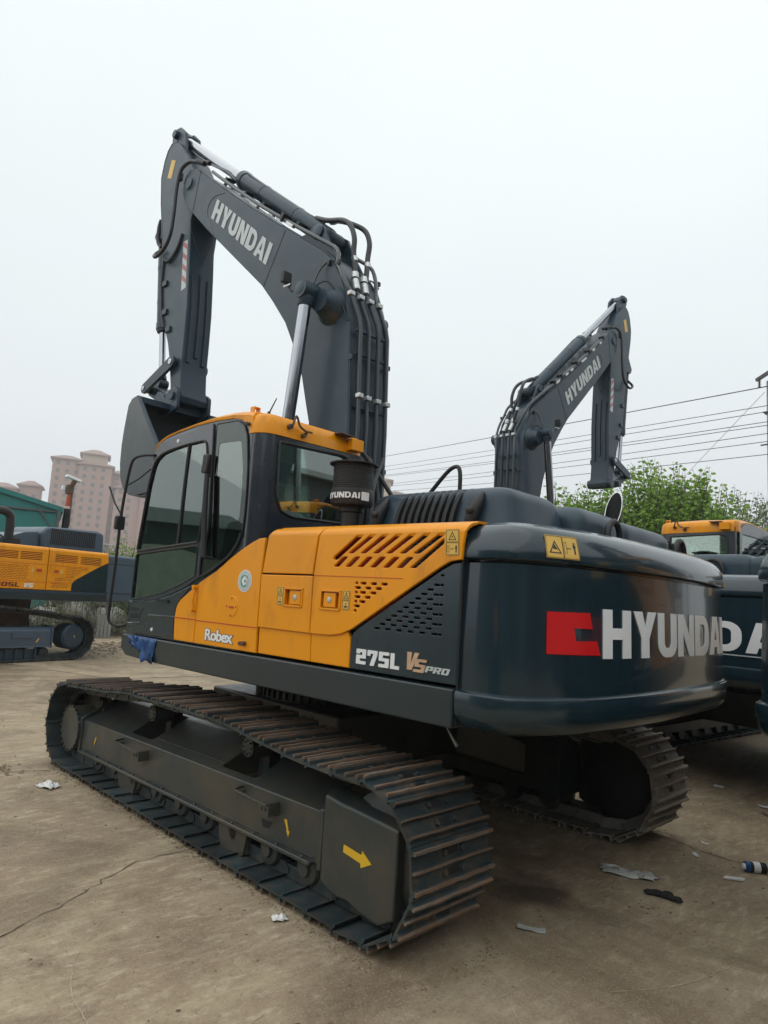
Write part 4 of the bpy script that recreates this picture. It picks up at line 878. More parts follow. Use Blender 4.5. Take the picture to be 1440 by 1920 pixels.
# ---- arm ----------------------------------------------------------------------------
AYH=.18
armo=[(3.60,7.60),(3.66,7.635),(3.74,7.62),(3.82,7.56),(3.885,7.43),(3.93,7.20),(3.91,7.0),(3.86,6.80),(3.77,6.45),(3.68,6.10),(3.61,5.70),(3.54,5.25),(3.42,4.95),(3.30,4.72),(3.22,4.5),(3.14,4.20),(3.10,4.02),(3.04,3.92),(2.94,3.87),(2.86,3.90),(2.84,3.97),(2.885,4.10),(2.915,4.35),(2.915,4.67),(2.925,5.10),(2.975,5.64),(3.05,6.30),(2.93,6.55),(2.90,6.75),(2.97,6.93),(3.14,7.02),(3.32,7.29),(3.50,7.50)]
b=MB(); b.prism(armo,-AYH,AYH); arm=upb('arm',b,['slate'],bevel=.012,sharp=25)
b=MB(); brk=[(3.42,7.25),(3.50,7.62),(3.53,7.75),(3.665,7.88),(3.79,7.90),(3.85,7.85),(3.87,7.76),(3.78,7.58),(3.6,7.4)]
b.prism(brk,.075,.12); b.prism(brk,-.12,-.075); b.cyl((3.74,-.17,7.79),(3.74,.17,7.79),.055,n=18); upb('cylinder_bracket',b,['slate'],arm,bevel=.008)
b=MB(); 
for p0,p1 in (((3.88,.105,7.50),(3.62,.105,7.55)),): pass
b.tube([(x,y_,z) for x,y_,z in [(3.60,AYH-.005,7.61),(3.74,AYH-.005,7.63),(3.83,AYH-.005,7.56),(3.89,AYH-.005,7.43),(3.935,AYH-.005,7.20),(3.865,AYH-.005,6.80),(3.775,AYH-.005,6.45),(3.685,AYH-.005,6.10),(3.615,AYH-.005,5.70),(3.545,AYH-.005,5.25)]],.010,6)
upb('arm_edge',b,['sill'],arm)
# long ribs pressed on the inner face
b=MB()
def rib(y,z0,z1):
    def xf(z): 
        P=[(2.915,4.35),(2.915,4.67),(2.925,5.10),(2.975,5.64),(3.05,6.30)]
        for (x0,a0),(x1,a1) in zip(P,P[1:]):
            if a0<=z<=a1: return x0+(x1-x0)*(z-a0)/(a1-a0)
        return P[0][0]
    rs=[]
    for i in range(9):
        z=z0+(z1-z0)*i/8; x=xf(z); rs.append([(x+.006,y-.026,z),(x-.022,y-.020,z),(x-.022,y+.020,z),(x+.006,y+.026,z)])
    b.rings(rs)
rib(.105,4.42,5.55); rib(0,4.50,5.60); rib(-.105,4.42,5.55)
b.tube([(3.04,.165,6.15),(2.99,.0,5.75),(3.04,-.165,6.15)],.010,6)
upb('arm_rib',b,['slate'],arm)
b=MB(); b.prism([(3.697,7.371),(3.588,7.326),(3.655,7.09),(3.765,7.135)],AYH+.0005,AYH+.003); b.prism([(3.697,7.371),(3.588,7.326),(3.655,7.09),(3.765,7.135)],-AYH-.003,-AYH-.0005); upb('yellow_plate',b,['yellow'],arm)
b=MB()
for sg in(1,-1):
    b.mi=0; b.prism([(3.165,6.03),(3.065,6.03),(3.0,5.38),(3.10,5.36)],sg*(AYH+.0005),sg*(AYH+.002))
    b.mi=1
    for i in range(4):
        z=5.46+i*.155; x=3.00+(z-5.38)*.105; b.prism([(x,z-.03),(x+.098,z+.045),(x+.106,z+.115),(x+.008,z+.04)],sg*(AYH+.0022),sg*(AYH+.0035))
upb('hazard_stripe',b,['grey','pink'],arm)
b=MB()
for z,x in ((5.56,3.50),(5.16,3.43),(4.90,3.30)):
    for sg in(1,-1): b.box((x,sg*(AYH+.012),z),(.10,.03,.07))
upb('pipe_bracket',b,['slate'],arm,bevel=.005)
b=MB()
for sg in(1,):
    b.tube([(2.90,sg*.24,6.98),(3.05,sg*.27,7.03),(3.17,sg*.30,6.98),(3.22,sg*.31,6.86),(3.25,sg*.31,6.65),(3.25,sg*.31,6.40),(3.28,sg*.31,6.12),(3.38,sg*.32,5.95),(3.56,sg*.32,5.90),(3.70,sg*.28,5.96),(3.72,sg*.24,6.02),(3.62,sg*.22,6.05)],.024,10,smooth=4)
    b.tube([(3.20,sg*.19,6.15),(3.26,sg*.195,6.0),(3.36,sg*.20,5.89),(3.48,sg*.20,5.86),(3.60,sg*.19,5.93)],.018,8,smooth=4)
    b.tube([(3.60,sg*.19,5.93),(3.60,sg*.195,5.6),(3.52,sg*.195,5.2),(3.42,sg*.195,4.95)],.014,8)
b.tube([(2.95,-.24,6.98),(3.10,-.28,7.0),(3.22,-.31,6.86),(3.25,-.31,6.40),(3.30,-.31,6.05),(3.50,-.32,5.90),(3.70,-.30,5.98),(3.62,-.24,6.08)],.024,10,smooth=4)
upb('arm_hose',b,['hose'],arm)
b=MB()
for sg in(1,-1):
    b.cyl((2.78,sg*.22,6.92),(2.90,sg*.24,6.99),.034,n=12); b.cyl((2.70,sg*.20,6.90),(2.76,sg*.2,6.94),.028,n=10); b.box((3.22,sg*.29,6.88),(.06,.05,.09))
upb('hose_fitting',b,['black'],arm)
b=MB(); b.tube([(3.93,.12,6.62),(3.95,.13,6.5),(3.93,.13,6.3),(3.84,.12,6.2)],.026,8,smooth=4); upb('cylinder_hose',b,['hose'],arm)
bc=cylinder('bucket_cylinder',(4.01,0,6.42),(3.67,0,4.30),1.28,.078,.042)
b=MB(); b.prism([(3.80,6.55),(3.86,6.75),(4.0,6.52),(4.06,6.42),(4.0,6.33),(3.78,6.35)],-.09,-.12); b.prism([(3.80,6.55),(3.86,6.75),(4.0,6.52),(4.06,6.42),(4.0,6.33),(3.78,6.35)],.09,.12); upb('cylinder_bracket',b,['slate'],arm)
# bucket linkage
def bar(pa,pb,ra,rb,y0,y1,b):
    pa=Vector(pa);pb=Vector(pb);d=(pb-pa).normalized();n=Vector((-d.y,d.x)); a0=math.atan2(n.y,n.x); P=[]
    for i in range(9): a=a0+PI*i/8; P.append((pa.x+ra*math.cos(a),pa.y+ra*math.sin(a)))
    for i in range(9): a=a0+PI+PI*i/8; P.append((pb.x+rb*math.cos(a),pb.y+rb*math.sin(a)))
    b.prism(P,y0,y1)
b=MB()
for sg in(1,-1): bar((3.07,4.42),(3.67,4.18),.075,.065,sg*.205,sg*.245,b); b.mi=1; b.lathe((3.07,sg*.245,4.42),(0,sg,0),[(0,.038),(.012,.036)],16); b.lathe((3.67,sg*.245,4.18),(0,sg,0),[(0,.030),(.012,.028)],16); b.mi=0
b.cyl((3.67,-.24,4.18),(3.67,.24,4.18),.05,n=16); b.cyl((3.07,-.24,4.42),(3.07,.24,4.42),.045,n=16)
upb('tipping_link',b,['slate','steel'],bevel=.004)
b=MB(); bar((3.67,4.18),(3.30,4.0),.075,.075,-.14,.14,b); b.cyl((3.30,-.22,4.0),(3.30,.22,4.0),.065,n=16); b.cyl((2.94,-.24,3.97),(2.94,.24,3.97),.085,n=24); upb('bucket_link',b,['slate'],bevel=.006)
# ---- bucket ---------------------------------------------------------------------------
side=[(3.03,3.86),(3.10,3.885),(3.19,3.87),(3.26,3.80),(3.285,3.66),(3.31,3.50),(3.325,3.32),(3.315,3.10),(3.27,2.93),(3.18,2.80),(3.05,2.735),(2.85,2.70),(2.55,2.72),(2.30,2.80),(2.20,2.86),(2.26,2.93),(2.545,3.30)]
b=MB()
for y in(.60,-.60): b.prism(side,y-.012,y+.012)
wrap=side[1:15]
ribbon([(x,z) for x,z in wrap],-.59,.59,.022,b)
bucket=upb('bucket',b,['sill'],sharp=40)
b=MB(); b.tube([(3.03,.60,3.865),(2.80,.60,3.59),(2.545,.60,3.30),(2.26,.60,2.93)],.022,8); b.tube([(3.03,-.60,3.865),(2.80,-.60,3.59),(2.545,-.60,3.30),(2.26,-.60,2.93)],.022,8); b.bb(2.98,3.14,-.59,.59,3.80,3.865); upb('bucket_rim',b,['slate'],bucket)
b=MB()
for sg in(1,-1):
    b.prism(rnd([(2.83,3.80),(2.84,4.03),(2.93,4.09),(3.04,4.06),(3.15,3.95),(3.30,4.09),(3.40,4.0),(3.28,3.78),(3.1,3.74)],.03,3),sg*.195,sg*.235)
    b.lathe((2.94,sg*.235,3.97),(0,sg,0),[(0,.055),(.03,.05)],16)
upb('bucket_ear',b,['slate'],bucket,bevel=.004)
for i in range(5):
    y=-.5+i*.25; b=MB(); b.rings([[(2.30,y-.05,2.78),(2.30,y+.05,2.78),(2.30,y+.05,2.86),(2.30,y-.05,2.86)],[(2.08,y-.035,2.905),(2.08,y+.035,2.905),(2.08,y+.035,2.925),(2.08,y-.035,2.925)]]); upb('bucket_tooth',b,['steel'],bucket)
# hanging grease tube under the rear
b=MB(); b.tube([(-2.05,1.18,1.09),(-2.04,1.17,1.03),(-2.10,1.15,.94)],[.004,.004,.010],6); up('drain_tube',b,['steel'],deck)

def islands(o,margin):
    me=o.data; n=len(me.vertices); par=list(range(n))
    def f(a):
        while par[a]!=a: par[a]=par[par[a]]; a=par[a]
        return a
    for e_ in me.edges: par[f(e_.vertices[0])]=f(e_.vertices[1])
    g={}
    for i in range(n): g.setdefault(f(i),[]).append(i)
    bx=[]
    for k,l in g.items():
        c=[me.vertices[i].co for i in l]; bx.append([set([k]),[min(v[j] for v in c)-margin for j in range(3)],[max(v[j] for v in c)+margin for j in range(3)]])
    ch=True
    while ch:
        ch=False
        for i in range(len(bx)):
            for j in range(i+1,len(bx)):
                if all(bx[i][1][q]<=bx[j][2][q] and bx[j][1][q]<=bx[i][2][q] for q in range(3)):
                    bx[i][0]|=bx[j][0]; bx[i][1]=[min(a,b) for a,b in zip(bx[i][1],bx[j][1])]; bx[i][2]=[max(a,b) for a,b in zip(bx[i][2],bx[j][2])]; bx.pop(j); ch=True; break
            if ch: break
    return [set(v for k in b_[0] for v in g[k]) for b_ in bx]
def split(o,margin=.001):
    gs=islands(o,margin)
    if len(gs)<2: return
    src=o.data
    for gi,keep in enumerate(gs):
        me=src.copy(); bm=bmesh.new(); bm.from_mesh(me); bm.verts.ensure_lookup_table()
        bmesh.ops.delete(bm,geom=[v for v in bm.verts if v.index not in keep],context='VERTS'); bm.to_mesh(me); bm.free()
        if gi==0: o.data=me
        else:
            c=o.copy(); c.data=me; COL.objects.link(c); c.parent=o.parent; c.matrix_local=o.matrix_local
SPL={'boom_pin_boss','pipe_bracket','bucket_ear','hood_hinge','lifting_eye','pipe_clamp','hydraulic_pipe','pipe_saddle','hose_bracket','hose_fitting','boom_top_pipe','arm_cylinder_hose','bolt','round_plug','frame_rib','boom_flange','weld_seam','arm_hose','rib','arm_rib','yellow_plate','hazard_stripe','roof_roll','cylinder_bracket','bucket_rim','swivel_hose','right_panel','boom_pin','tipping_link','warning_decal'}
for o in list(bpy.data.objects):
    if o.type=='MESH' and o.name.split('.')[0] in SPL: split(o)
# ================================================================ neighbours: copies of the machine
def copy_tree(o,parent=None,skip=()):
    c=o.copy(); COL.objects.link(c); c.parent=parent
    for ch in o.children:
        if any(ch.name.split('.')[0]==s for s in skip): continue
        copy_tree(ch,c,skip)
    return c
BK={'bucket'}; BOOMN={o.name.split('.')[0] for o in BO}
UCN={'track','track_frame','sprocket','idler','track_roller','carrier_roller','track_guard','step_bracket','car_body'}
def neighbour(x,y,a,label,lift=0,skip=(),swing=0):
    c=copy_tree(EX,None,skip); c.location=(x,y,0); c.rotation_euler=(0,0,R(a)); c['label']=label
    if swing:
        for ch in c.children:
            if ch.name.split('.')[0] in UCN: ch.matrix_local=Matrix.Rotation(R(swing),4,'Z')@ch.matrix_local
    if lift:
        T=UP@Matrix.Translation((.15,0,1.8))@Matrix.Rotation(-lift,4,'Y')@Matrix.Translation((-.15,0,-1.8))
        for ch in c.children:
            if ch.name.split('.')[0] in BOOMN: ch.matrix_local=T
    return c
E4=neighbour(1.679,-4.976,-90.3-3.05,'farther excavator whose raised boom and empty arm show above the big machine\'s engine hood',lift=.059,skip=('bucket',))
E2=neighbour(-1.924,-5.799,-92.0-3.05,'excavator behind on the right with orange cab roof and wide white letters on its rear',lift=R(-65),skip=('lettering','emblem','bucket','swivel_hose'))
E3=neighbour(-5.10,-2.43,-100-3.05,'excavator cut off by the right photo edge, only its dark rear corner showing',swing=28)
E6=neighbour(-3.2,12.5,180-3.05,'excavator standing out of frame to the left, its orange side mirrored in the counterweight',lift=R(-20),skip=('bucket',))
cw2=[c for c in E2.children if c.name.startswith('counterweight')][0]
wrapped(sh,.55,1.42,.345/1.02,.285,'white',cw2,'lettering',zi=bodyin)
b=MB(); link('pinstripe',MB().mesh('x',['white']),cw2) if 0 else None
rs=[]
for i in range(40):
    s=.45+i*.065; rs.append([on_lip(s,1.385,w_=.004),on_lip(s,1.395,w_=.004),on_lip(s,1.395,w_=-.002),on_lip(s,1.385,w_=-.002)])
b.rings(rs); link('pinstripe',b.mesh('pinstripe',['grey']),cw2)

# ================================================================ the older excavator on the left
O5=Vector((10.177,-.789,0)); A5=R(103.62); T5=Matrix.Translation(O5)@Matrix.Rotation(A5,4,'Z')
E5=empty('crawler_excavator',label='older excavator on the left edge with orange grilled side panels marked 605L',cat='excavator',group='crawler excavators parked in the yard'); E5.matrix_world=T5
def p5(name,b,mats,parent=None,bevel=0,sharp=38): return link(name,b.mesh(name,mats,sharp),parent or E5,bevel=bevel)
def pl5(name,outer,holes,y,th,mt,parent=None,bevel=.008): return plate(name,outer,holes,y,th,mt,parent or E5,bevel)
Y5=-.10
b=MB(); b.bb(-1.62,4.3,-2.9,Y5,1.24,1.40); b.mi=1; b.bb(-1.62,4.3,Y5,Y5+.008,1.375,1.44)
b.mi=2
for x in (.22,.10,.0,-.13,-1.42,-1.55): b.cyl((x,Y5+.008,1.405),(x,Y5+.012,1.405),.014,n=8)
dk5=p5('deck_frame',b,['sill','slate','dark'],bevel=.01)
b=MB(); b.bb(-1.6,1.65,-2.85,Y5-.06,1.40,2.27); hs5=p5('machinery_house',b,['dark'],bevel=.03)
b=MB(); b.bb(-1.0,1.6,Y5-.058,Y5-.050,1.44,2.25); p5('bounce_backing',b,['orange_dk'],hs5)  # added backing, its red stands for orange light bounced behind the grilles
def mesh_holes(x0,x1,z0,z1,inside,sx=.066,sz=.034,w_=.036,h=.013):
    o=[];r_=0;z=z1
    while z>z0:
        x=x1-(sx/2 if r_%2 else 0)
        while x>x0:
            if inside(x,z) and inside(x-w_,z-h): o.append([(x,z),(x-w_,z),(x-w_,z-h),(x,z-h)])
            x-=sx
        z-=sz;r_+=1
    return o
def grill(x0,x1,z0,z1,n=5):
    o=[];h=(z1-z0)/n
    for i in range(n): o.append([(x0,z0+i*h+.006),(x1,z0+i*h+.006),(x1,z0+i*h+h*.62),(x0,z0+i*h+h*.62)])
    return o
def diag(x): return 1.69+(-.78-x)*.565
hA=grill(-.81,-.30,2.03,2.205)+grill(-1.40,-.89,2.025,2.20)
hA+=mesh_holes(-1.13,-.56,1.72,1.935,lambda x,z: x<-.55 and z>diag(x)+.045)+mesh_holes(-.70,-.30,1.655,1.70,lambda x,z: x>-.70 and x<-.3)
hA+=mesh_holes(-.66,-.27,1.49,1.59,lambda x,z: True)
pl5('side_door',[(-.155,2.27),(-1.56,2.28),(-1.585,2.11),(-1.35,1.995),(-.80,1.68),(-.735,1.60),(-.735,1.45),(-.165,1.45)],hA,Y5,.03,'orange')
hB=grill(-.005,.45,2.04,2.21)+grill(.50,.96,2.04,2.20)+mesh_holes(.29,1.15,1.64,1.92,lambda x,z: True)
pB=pl5('side_door',[(-.135,2.27),(1.62,2.27),(1.62,1.45),(-.150,1.45)],hB,Y5,.03,'orange')
b=MB(); b.bb(-1.10,-.16,Y5,Y5+.003,1.958,1.966); b.bb(-.14,1.62,Y5,Y5+.003,1.958,1.966); b.bb(-.70,-.17,Y5,Y5+.003,1.612,1.620); b.bb(-.14,1.62,Y5,Y5+.003,1.60,1.608); p5('pressed_line',b,['orange_dk'],pB)
for x0,x1 in ((-.05,.12),(-.42,-.27)):
    b=MB(); b.bb(x0,x1,Y5-.002,Y5+.010,1.78,1.90); b.mi=1; b.bb(x0+.03,x1-.03,Y5+.010,Y5+.016,1.81,1.87); b.mi=2; b.bb(x0-.07,x0-.02,Y5,Y5+.004,1.79,1.89) if x0<-.1 else b.bb(x1+.02,x1+.07,Y5,Y5+.004,1.79,1.89)
    p5('door_latch',b,['orange','orange_dk','yellow'],pB)
# rounded top edge strip
b=MB(); b.rings([[(x,Y5-.002,2.268),(x,Y5-.012,2.30),(x,Y5-.05,2.325),(x,Y5-.25,2.33),(x,Y5-.25,2.30),(x,Y5-.06,2.27)] for x in (1.62,-.13)]); b.rings([[(x,Y5-.002,2.268),(x,Y5-.012,2.30),(x,Y5-.05,2.325),(x,Y5-.25,2.33),(x,Y5-.25,2.30),(x,Y5-.06,2.27)] for x in (-.15,-1.56)])
p5('roof_roll',b,['orange'],hs5,sharp=50)
M['maroon']=mat('maroon_decal',(.16,.008,.008),.4)
sh3,W3=word('605L',.9,.30,.12,slant=.1); me=curve_mesh([[(p_[0],p_[1]) for p_ in l] for l in sh3],.02); k=.50/W3
link('lettering',setmat(bake(me,Matrix(((-k,0,0,.905),(0,0,.1,Y5+.001),(0,.085,0,1.487),(0,0,0,1)))),'maroon'),pB)
sh3,W3=word('VS',.9,.3,.05,slant=.3); me=curve_mesh([[(p_[0],p_[1]) for p_ in l] for l in sh3],.02); k=.20/W3
link('lettering',setmat(bake(me,Matrix(((-k,0,0,.335),(0,0,.1,Y5+.001),(0,.085,0,1.485),(0,0,0,1)))),'white'),pB)
dh5=mesh_holes(-1.56,-.80,1.50,2.02,lambda x,z: z<diag(x)-.06 and x>-1.52 and x<-.8,sx=.075,sz=.040)
pl5('dark_rear_panel',[(-.745,1.45),(-.745,1.595),(-.81,1.67),(-1.355,1.982),(-1.585,2.095),(-1.60,1.45)],dh5,Y5-.012,.02,'cw',bevel=.003)
b=MB(); b.prism(rnd([(-1.61,1.24),(-2.75,1.24),(-2.95,1.5),(-2.95,2.1),(-2.8,2.29),(-1.575,2.295)],.08,4),-3.0,Y5+.005); c5=p5('counterweight',b,['navyblue'],bevel=.05)
b=MB(); b.bb(-2.9,-1.60,Y5+.0,Y5+.010,2.085,2.10); b.bb(-2.9,-1.62,Y5,Y5+.012,1.43,1.445); split(p5('panel_line',b,['dark'],c5))
b=MB(); b.prism(rnd([(-.27,2.28),(-.25,2.68),(-.36,2.79),(-1.60,2.83),(-1.76,2.77),(-1.80,2.28)],.07,4),-1.9,Y5-.5); hd5=p5('engine_hood',b,['navyblue'],bevel=.06)
b=MB()
for i in range(24): x=-.46-i*.046; b.bb(x-.013,x+.013,Y5-.506,Y5-.492,2.42,2.765)
p5('hood_louvre',b,['dark'],hd5)
b=MB(); b.prism(rnd([(-.26,2.3),(-.22,2.66),(.10,2.62),(.33,2.52),(.34,2.3)],.04,3),-1.7,Y5-.6); p5('hood_step',b,['navyblue'],hd5,bevel=.03)
b=MB(); b.tube([(-1.80,Y5-.6,2.56),(-2.02,Y5-.55,2.545)],.012,6); p5('hood_handle',b,['steel'],hd5)
b=MB(); b.tube([(.44,Y5-.55,2.25),(.44,Y5-.55,2.80),(.48,Y5-.55,2.94),(.60,Y5-.55,3.0),(.8,Y5-.55,3.0),(1.2,Y5-.55,2.99),(1.5,Y5-.55,2.9)],.085,14,smooth=5); b.bb(.3,.65,Y5-.8,Y5-.35,2.25,2.45); p5('intake_pipe',b,['black'],bevel=0)
b=MB(); b.bb(.5,1.5,-1.4,Y5-.35,2.25,2.42); b.tube([(.55,Y5-.4,2.42),(.8,Y5-.4,2.55),(1.1,Y5-.4,2.42)],.02,6); p5('deck_plate',b,['slate'],hs5,bevel=.02)
# cab and boom of this machine stand outside the photo
cab5=copy_tree([c for c in EX.children if c.name.split('.')[0]=='cab'][0],E5); cab5.matrix_local=Matrix.Translation((2.15,-1.52,.16))
# tracks
def path5():
    arc=lambda cx,cz,r,a0,a1,k:[(cx+r*math.cos(R(a0+(a1-a0)*i/k)),cz+r*math.sin(R(a0+(a1-a0)*i/k))) for i in range(k+1)]
    return [(-.85+i*.2,.035) for i in range(0,25)]+arc(3.95,.44,.40,-90,90,12)+[(3.0,.95),(2.2,1.05),(1.4,1.08),(.6,1.07),(-.25,.99),(-.7,.92)]+arc(-.92,.47,.435,95,262,14)
P5,TL5=resample(path5(),58)
def shoes(par,P,y):
    n=len(P)
    for i,(x,z) in enumerate(P):
        a=P[i-1];c=P[(i+1)%n]; an=math.atan2(c[1]-a[1],c[0]-a[0]); tx,tz=math.cos(an),math.sin(an); nx,nz=tz,-tx
        o=link('track_shoe',SHOE,par); o.matrix_local=Matrix(((tx,0,nx,x),(0,-1,0,y),(tz,0,nz,z),(0,0,0,1)))
for y in (-.32,-2.75):
    t=link('track',MB().bb(-.8,3.9,y-.03,y+.03,.10,.115).mesh('track_chain',['shoe']),E5); shoes(t,P5,y)
    b=MB(); zt5=.69
    b.rings([[(x,y+.20,.29),(x,y+.20,.62),(x,y+.14,.69),(x,y-.2,.69),(x,y-.2,.29)] for x in (-.43,3.4)]); f=p5('track_frame',b,['navyblue'],bevel=.015)
    b=MB(); b.rings([[(x,y+.225,.27),(x,y+.225,.64),(x,y+.15,.72),(x,y-.2,.72),(x,y-.2,.27)] for x in (-.455,-.42)]); b.bb(-.42,3.4,y+.18,y+.235,.285,.31); b.bb(.0,.42,y+.20,y+.225,.47,.58); p5('frame_rib',b,['navyblue'],f,bevel=.008)
    b=MB(); b.lathe((-.93,y-.15,.485),(0,1,0),[(0,.27),(.05,.27),(.28,.272),(.33,.262),(.345,.23),(.36,.22)],36); b.mi=1; b.box((-.945,y+.212,.49),(.014,.006,.06),Matrix.Rotation(.4,3,'Y')); p5('idler',b,['slate','yellow'])
    b=MB(); b.prism([(-.20,.05),(3.2,.05),(3.2,.25),(-.16,.25)],y+.14,y+.155)
    for i in range(16): x=-.12+i*.2; b.bb(x-.02,x+.02,y+.155,y+.20,.06,.27)
    p5('track_guard',b,['slate'])
    for i in range(8):
        b=MB(); b.lathe((-.35+i*.42,y-.12,.17),(0,1,0),[(0,.10),(.24,.10),(.26,.05)],16); p5('track_roller',b,['under'])
b=MB(); b.box((-.13,-.115,.42),(.025,.006,.09),Matrix.Rotation(-.6,3,'Y')); p5('arrow_decal',b,['yellow'])
b=MB(); b.bb(-.2,3.0,-2.5,-.6,.5,1.24); p5('car_body',b,['brown'],bevel=.03)

# ================================================================ ground
def ground_mat():
    m=bpy.data.materials.new('stained_concrete'); m.use_nodes=True; nt=m.node_tree; L=nt.links.new; b=nt.nodes['Principled BSDF']
    tc=N(nt,'ShaderNodeTexCoord'); O=tc.outputs['Object']
    def noise(scale,det=6,rough=.55,vec=None,dist=0):
        n=N(nt,'ShaderNodeTexNoise'); n.inputs['Scale'].default_value=scale; n.inputs['Detail'].default_value=det; n.inputs['Roughness'].default_value=rough; n.inputs['Distortion'].default_value=dist; L(vec or O,n.inputs['Vector']); return n.outputs[0]
    def rmp(v,a,c,lo=0,hi=1):
        r=N(nt,'ShaderNodeMapRange'); r.inputs['From Min'].default_value=a; r.inputs['From Max'].default_value=c; r.inputs['To Min'].default_value=lo; r.inputs['To Max'].default_value=hi; L(v,r.inputs[0]); return r.outputs[0]
    def mix(f,A,B_):
        x=N(nt,'ShaderNodeMix',data_type='RGBA'); 
        if isinstance(f,float): x.inputs[0].default_value=f
        else: L(f,x.inputs[0])
        for v,i in ((A,6),(B_,7)):
            if isinstance(v,tuple): x.inputs[i].default_value=(*v,1)
            else: L(v,x.inputs[i])
        return x.outputs[2]
    mp_=N(nt,'ShaderNodeMapping'); mp_.inputs['Rotation'].default_value=(0,0,R(-22)); mp_.inputs['Scale'].default_value=(3.2,.55,1); L(O,mp_.inputs[0]); S=mp_.outputs[0]
    mp2=N(nt,'ShaderNodeMapping'); mp2.inputs['Rotation'].default_value=(0,0,R(-30)); mp2.inputs['Scale'].default_value=(12,1.3,1); L(O,mp2.inputs[0])
    mp_.inputs['Scale'].default_value=(2.0,.75,1); mp2.inputs['Scale'].default_value=(7,2.2,1)
    c=mix(rmp(noise(.35,5,.6),.35,.65),(.245,.182,.118),(.360,.278,.186))
    c=mix(rmp(noise(1.0,8,.72,S,.3),.46,.68,0,.9),c,(.45,.375,.25))
    c=mix(rmp(noise(2.4,10,.78,mp2.outputs[0],.4),.50,.66,0,.75),c,(.55,.475,.345))
    c=mix(rmp(noise(.55,7,.7,None,.8),.47,.64,0,.9),c,(.145,.103,.062))
    c=mix(rmp(noise(2.3,9,.78,None,.3),.52,.64,0,.55),c,(.145,.105,.072))
    c=mix(rmp(noise(5.5,10,.8),.56,.70,0,.4),c,(.40,.35,.27))
    c=mix(rmp(noise(34,5,.75),.52,.72,0,.5),c,(.085,.066,.048))
    c=mix(rmp(noise(80,5,.75),.52,.68,0,.7),c,(.42,.37,.29))
    oil=N(nt,'ShaderNodeVectorMath',operation='DISTANCE'); L(O,oil.inputs[0]); oil.inputs[1].default_value=(-2.15,.25,0)
    ad=N(nt,'ShaderNodeMath',operation='ADD'); L(oil.outputs['Value'],ad.inputs[0]); L(rmp(noise(3,5),0,1,-.35,.35),ad.inputs[1])
    c=mix(rmp(ad.outputs[0],.12,.34,.75,0),c,(.045,.032,.024))
    L(c,b.inputs['Base Color'])
    L(rmp(noise(.55,7,.7,None,.8),.45,.68,.88,.50),b.inputs['Roughness']); b.inputs['Specular IOR Level'].default_value=.3
    bp=N(nt,'ShaderNodeBump'); bp.inputs['Strength'].default_value=.5; bp.inputs['Distance'].default_value=.012
    a=N(nt,'ShaderNodeMath',operation='ADD'); L(noise(26,9,.8),a.inputs[0]); L(noise(2.6,8,.7,mp2.outputs[0]),a.inputs[1]); L(a.outputs[0],bp.inputs['Height']); L(bp.outputs[0],b.inputs['Normal'])
    return m
b=MB(); b.face([b.v((x,y,0)) for x,y in ((-300,-350),(400,-350),(400,300),(-300,300))]); tag(link('ground',b.mesh('ground',[ground_mat()])),kind='structure')
M['crack']=mat('crack_shadow_dirt',(.045,.034,.025),.95)
M['joint']=mat('joint_filler',(.085,.065,.048),.95,var=.3)
rc=random.Random(3)
def ribbon_ground(name,pts,wd,mt,jit=.02,step=.06,z=.004):
    P=[]
    for a,c in zip(pts,pts[1:]):
        n=max(2,int(math.dist(a,c)/step))
        for i in range(n): t=i/n; P.append(Vector((a[0]+(c[0]-a[0])*t+rc.uniform(-jit,jit),a[1]+(c[1]-a[1])*t+rc.uniform(-jit,jit))))
    b=MB(); l=[];r=[]
    for i,p in enumerate(P):
        t=(P[min(i+1,len(P)-1)]-P[max(i-1,0)]).normalized(); nn=Vector((-t.y,t.x)); w_=wd*rc.uniform(.3,1.3)*.5
        l.append(b.v((p.x+nn.x*w_,p.y+nn.y*w_,z))); r.append(b.v((p.x-nn.x*w_,p.y-nn.y*w_,z)))
    for i in range(len(P)-1): b.face((l[i],l[i+1],r[i+1],r[i]))
    tag(link(name,b.mesh(name,[mt])),kind='structure')
ribbon_ground('ground_crack',[(-1.25,4.2),(-1.05,3.35),(-.88,2.85),(-.72,2.47),(-.50,2.15),(-.41,1.97),(-.39,1.5)],.007,'crack')
ribbon_ground('ground_crack',[(3.4,3.0),(2.6,2.3),(2.08,1.98),(1.94,1.6)],.008,'crack')
ribbon_ground('ground_crack',[(-2.0,-1.5),(-2.24,-1.5),(-2.55,-1.42),(-2.87,-1.42),(-3.3,-1.25),(-4.2,-.9)],.008,'crack')
ribbon_ground('ground_crack',[(-1.9,3.1),(-2.2,2.6),(-2.3,2.1)],.006,'crack')
for a,c in (((7.9,3),(7.2,-4.2)),((14,1.2),(7.55,-1.2)),((7.55,-.9),(3.2,-2.2)),((3.0,6),(2.1,2.0)),((7.2,-4.2),(6.4,-12)),((-2.5,-3),(-4.6,-.6))): ribbon_ground('slab_joint',[a,c],.022,'joint',jit=.006,step=.15)
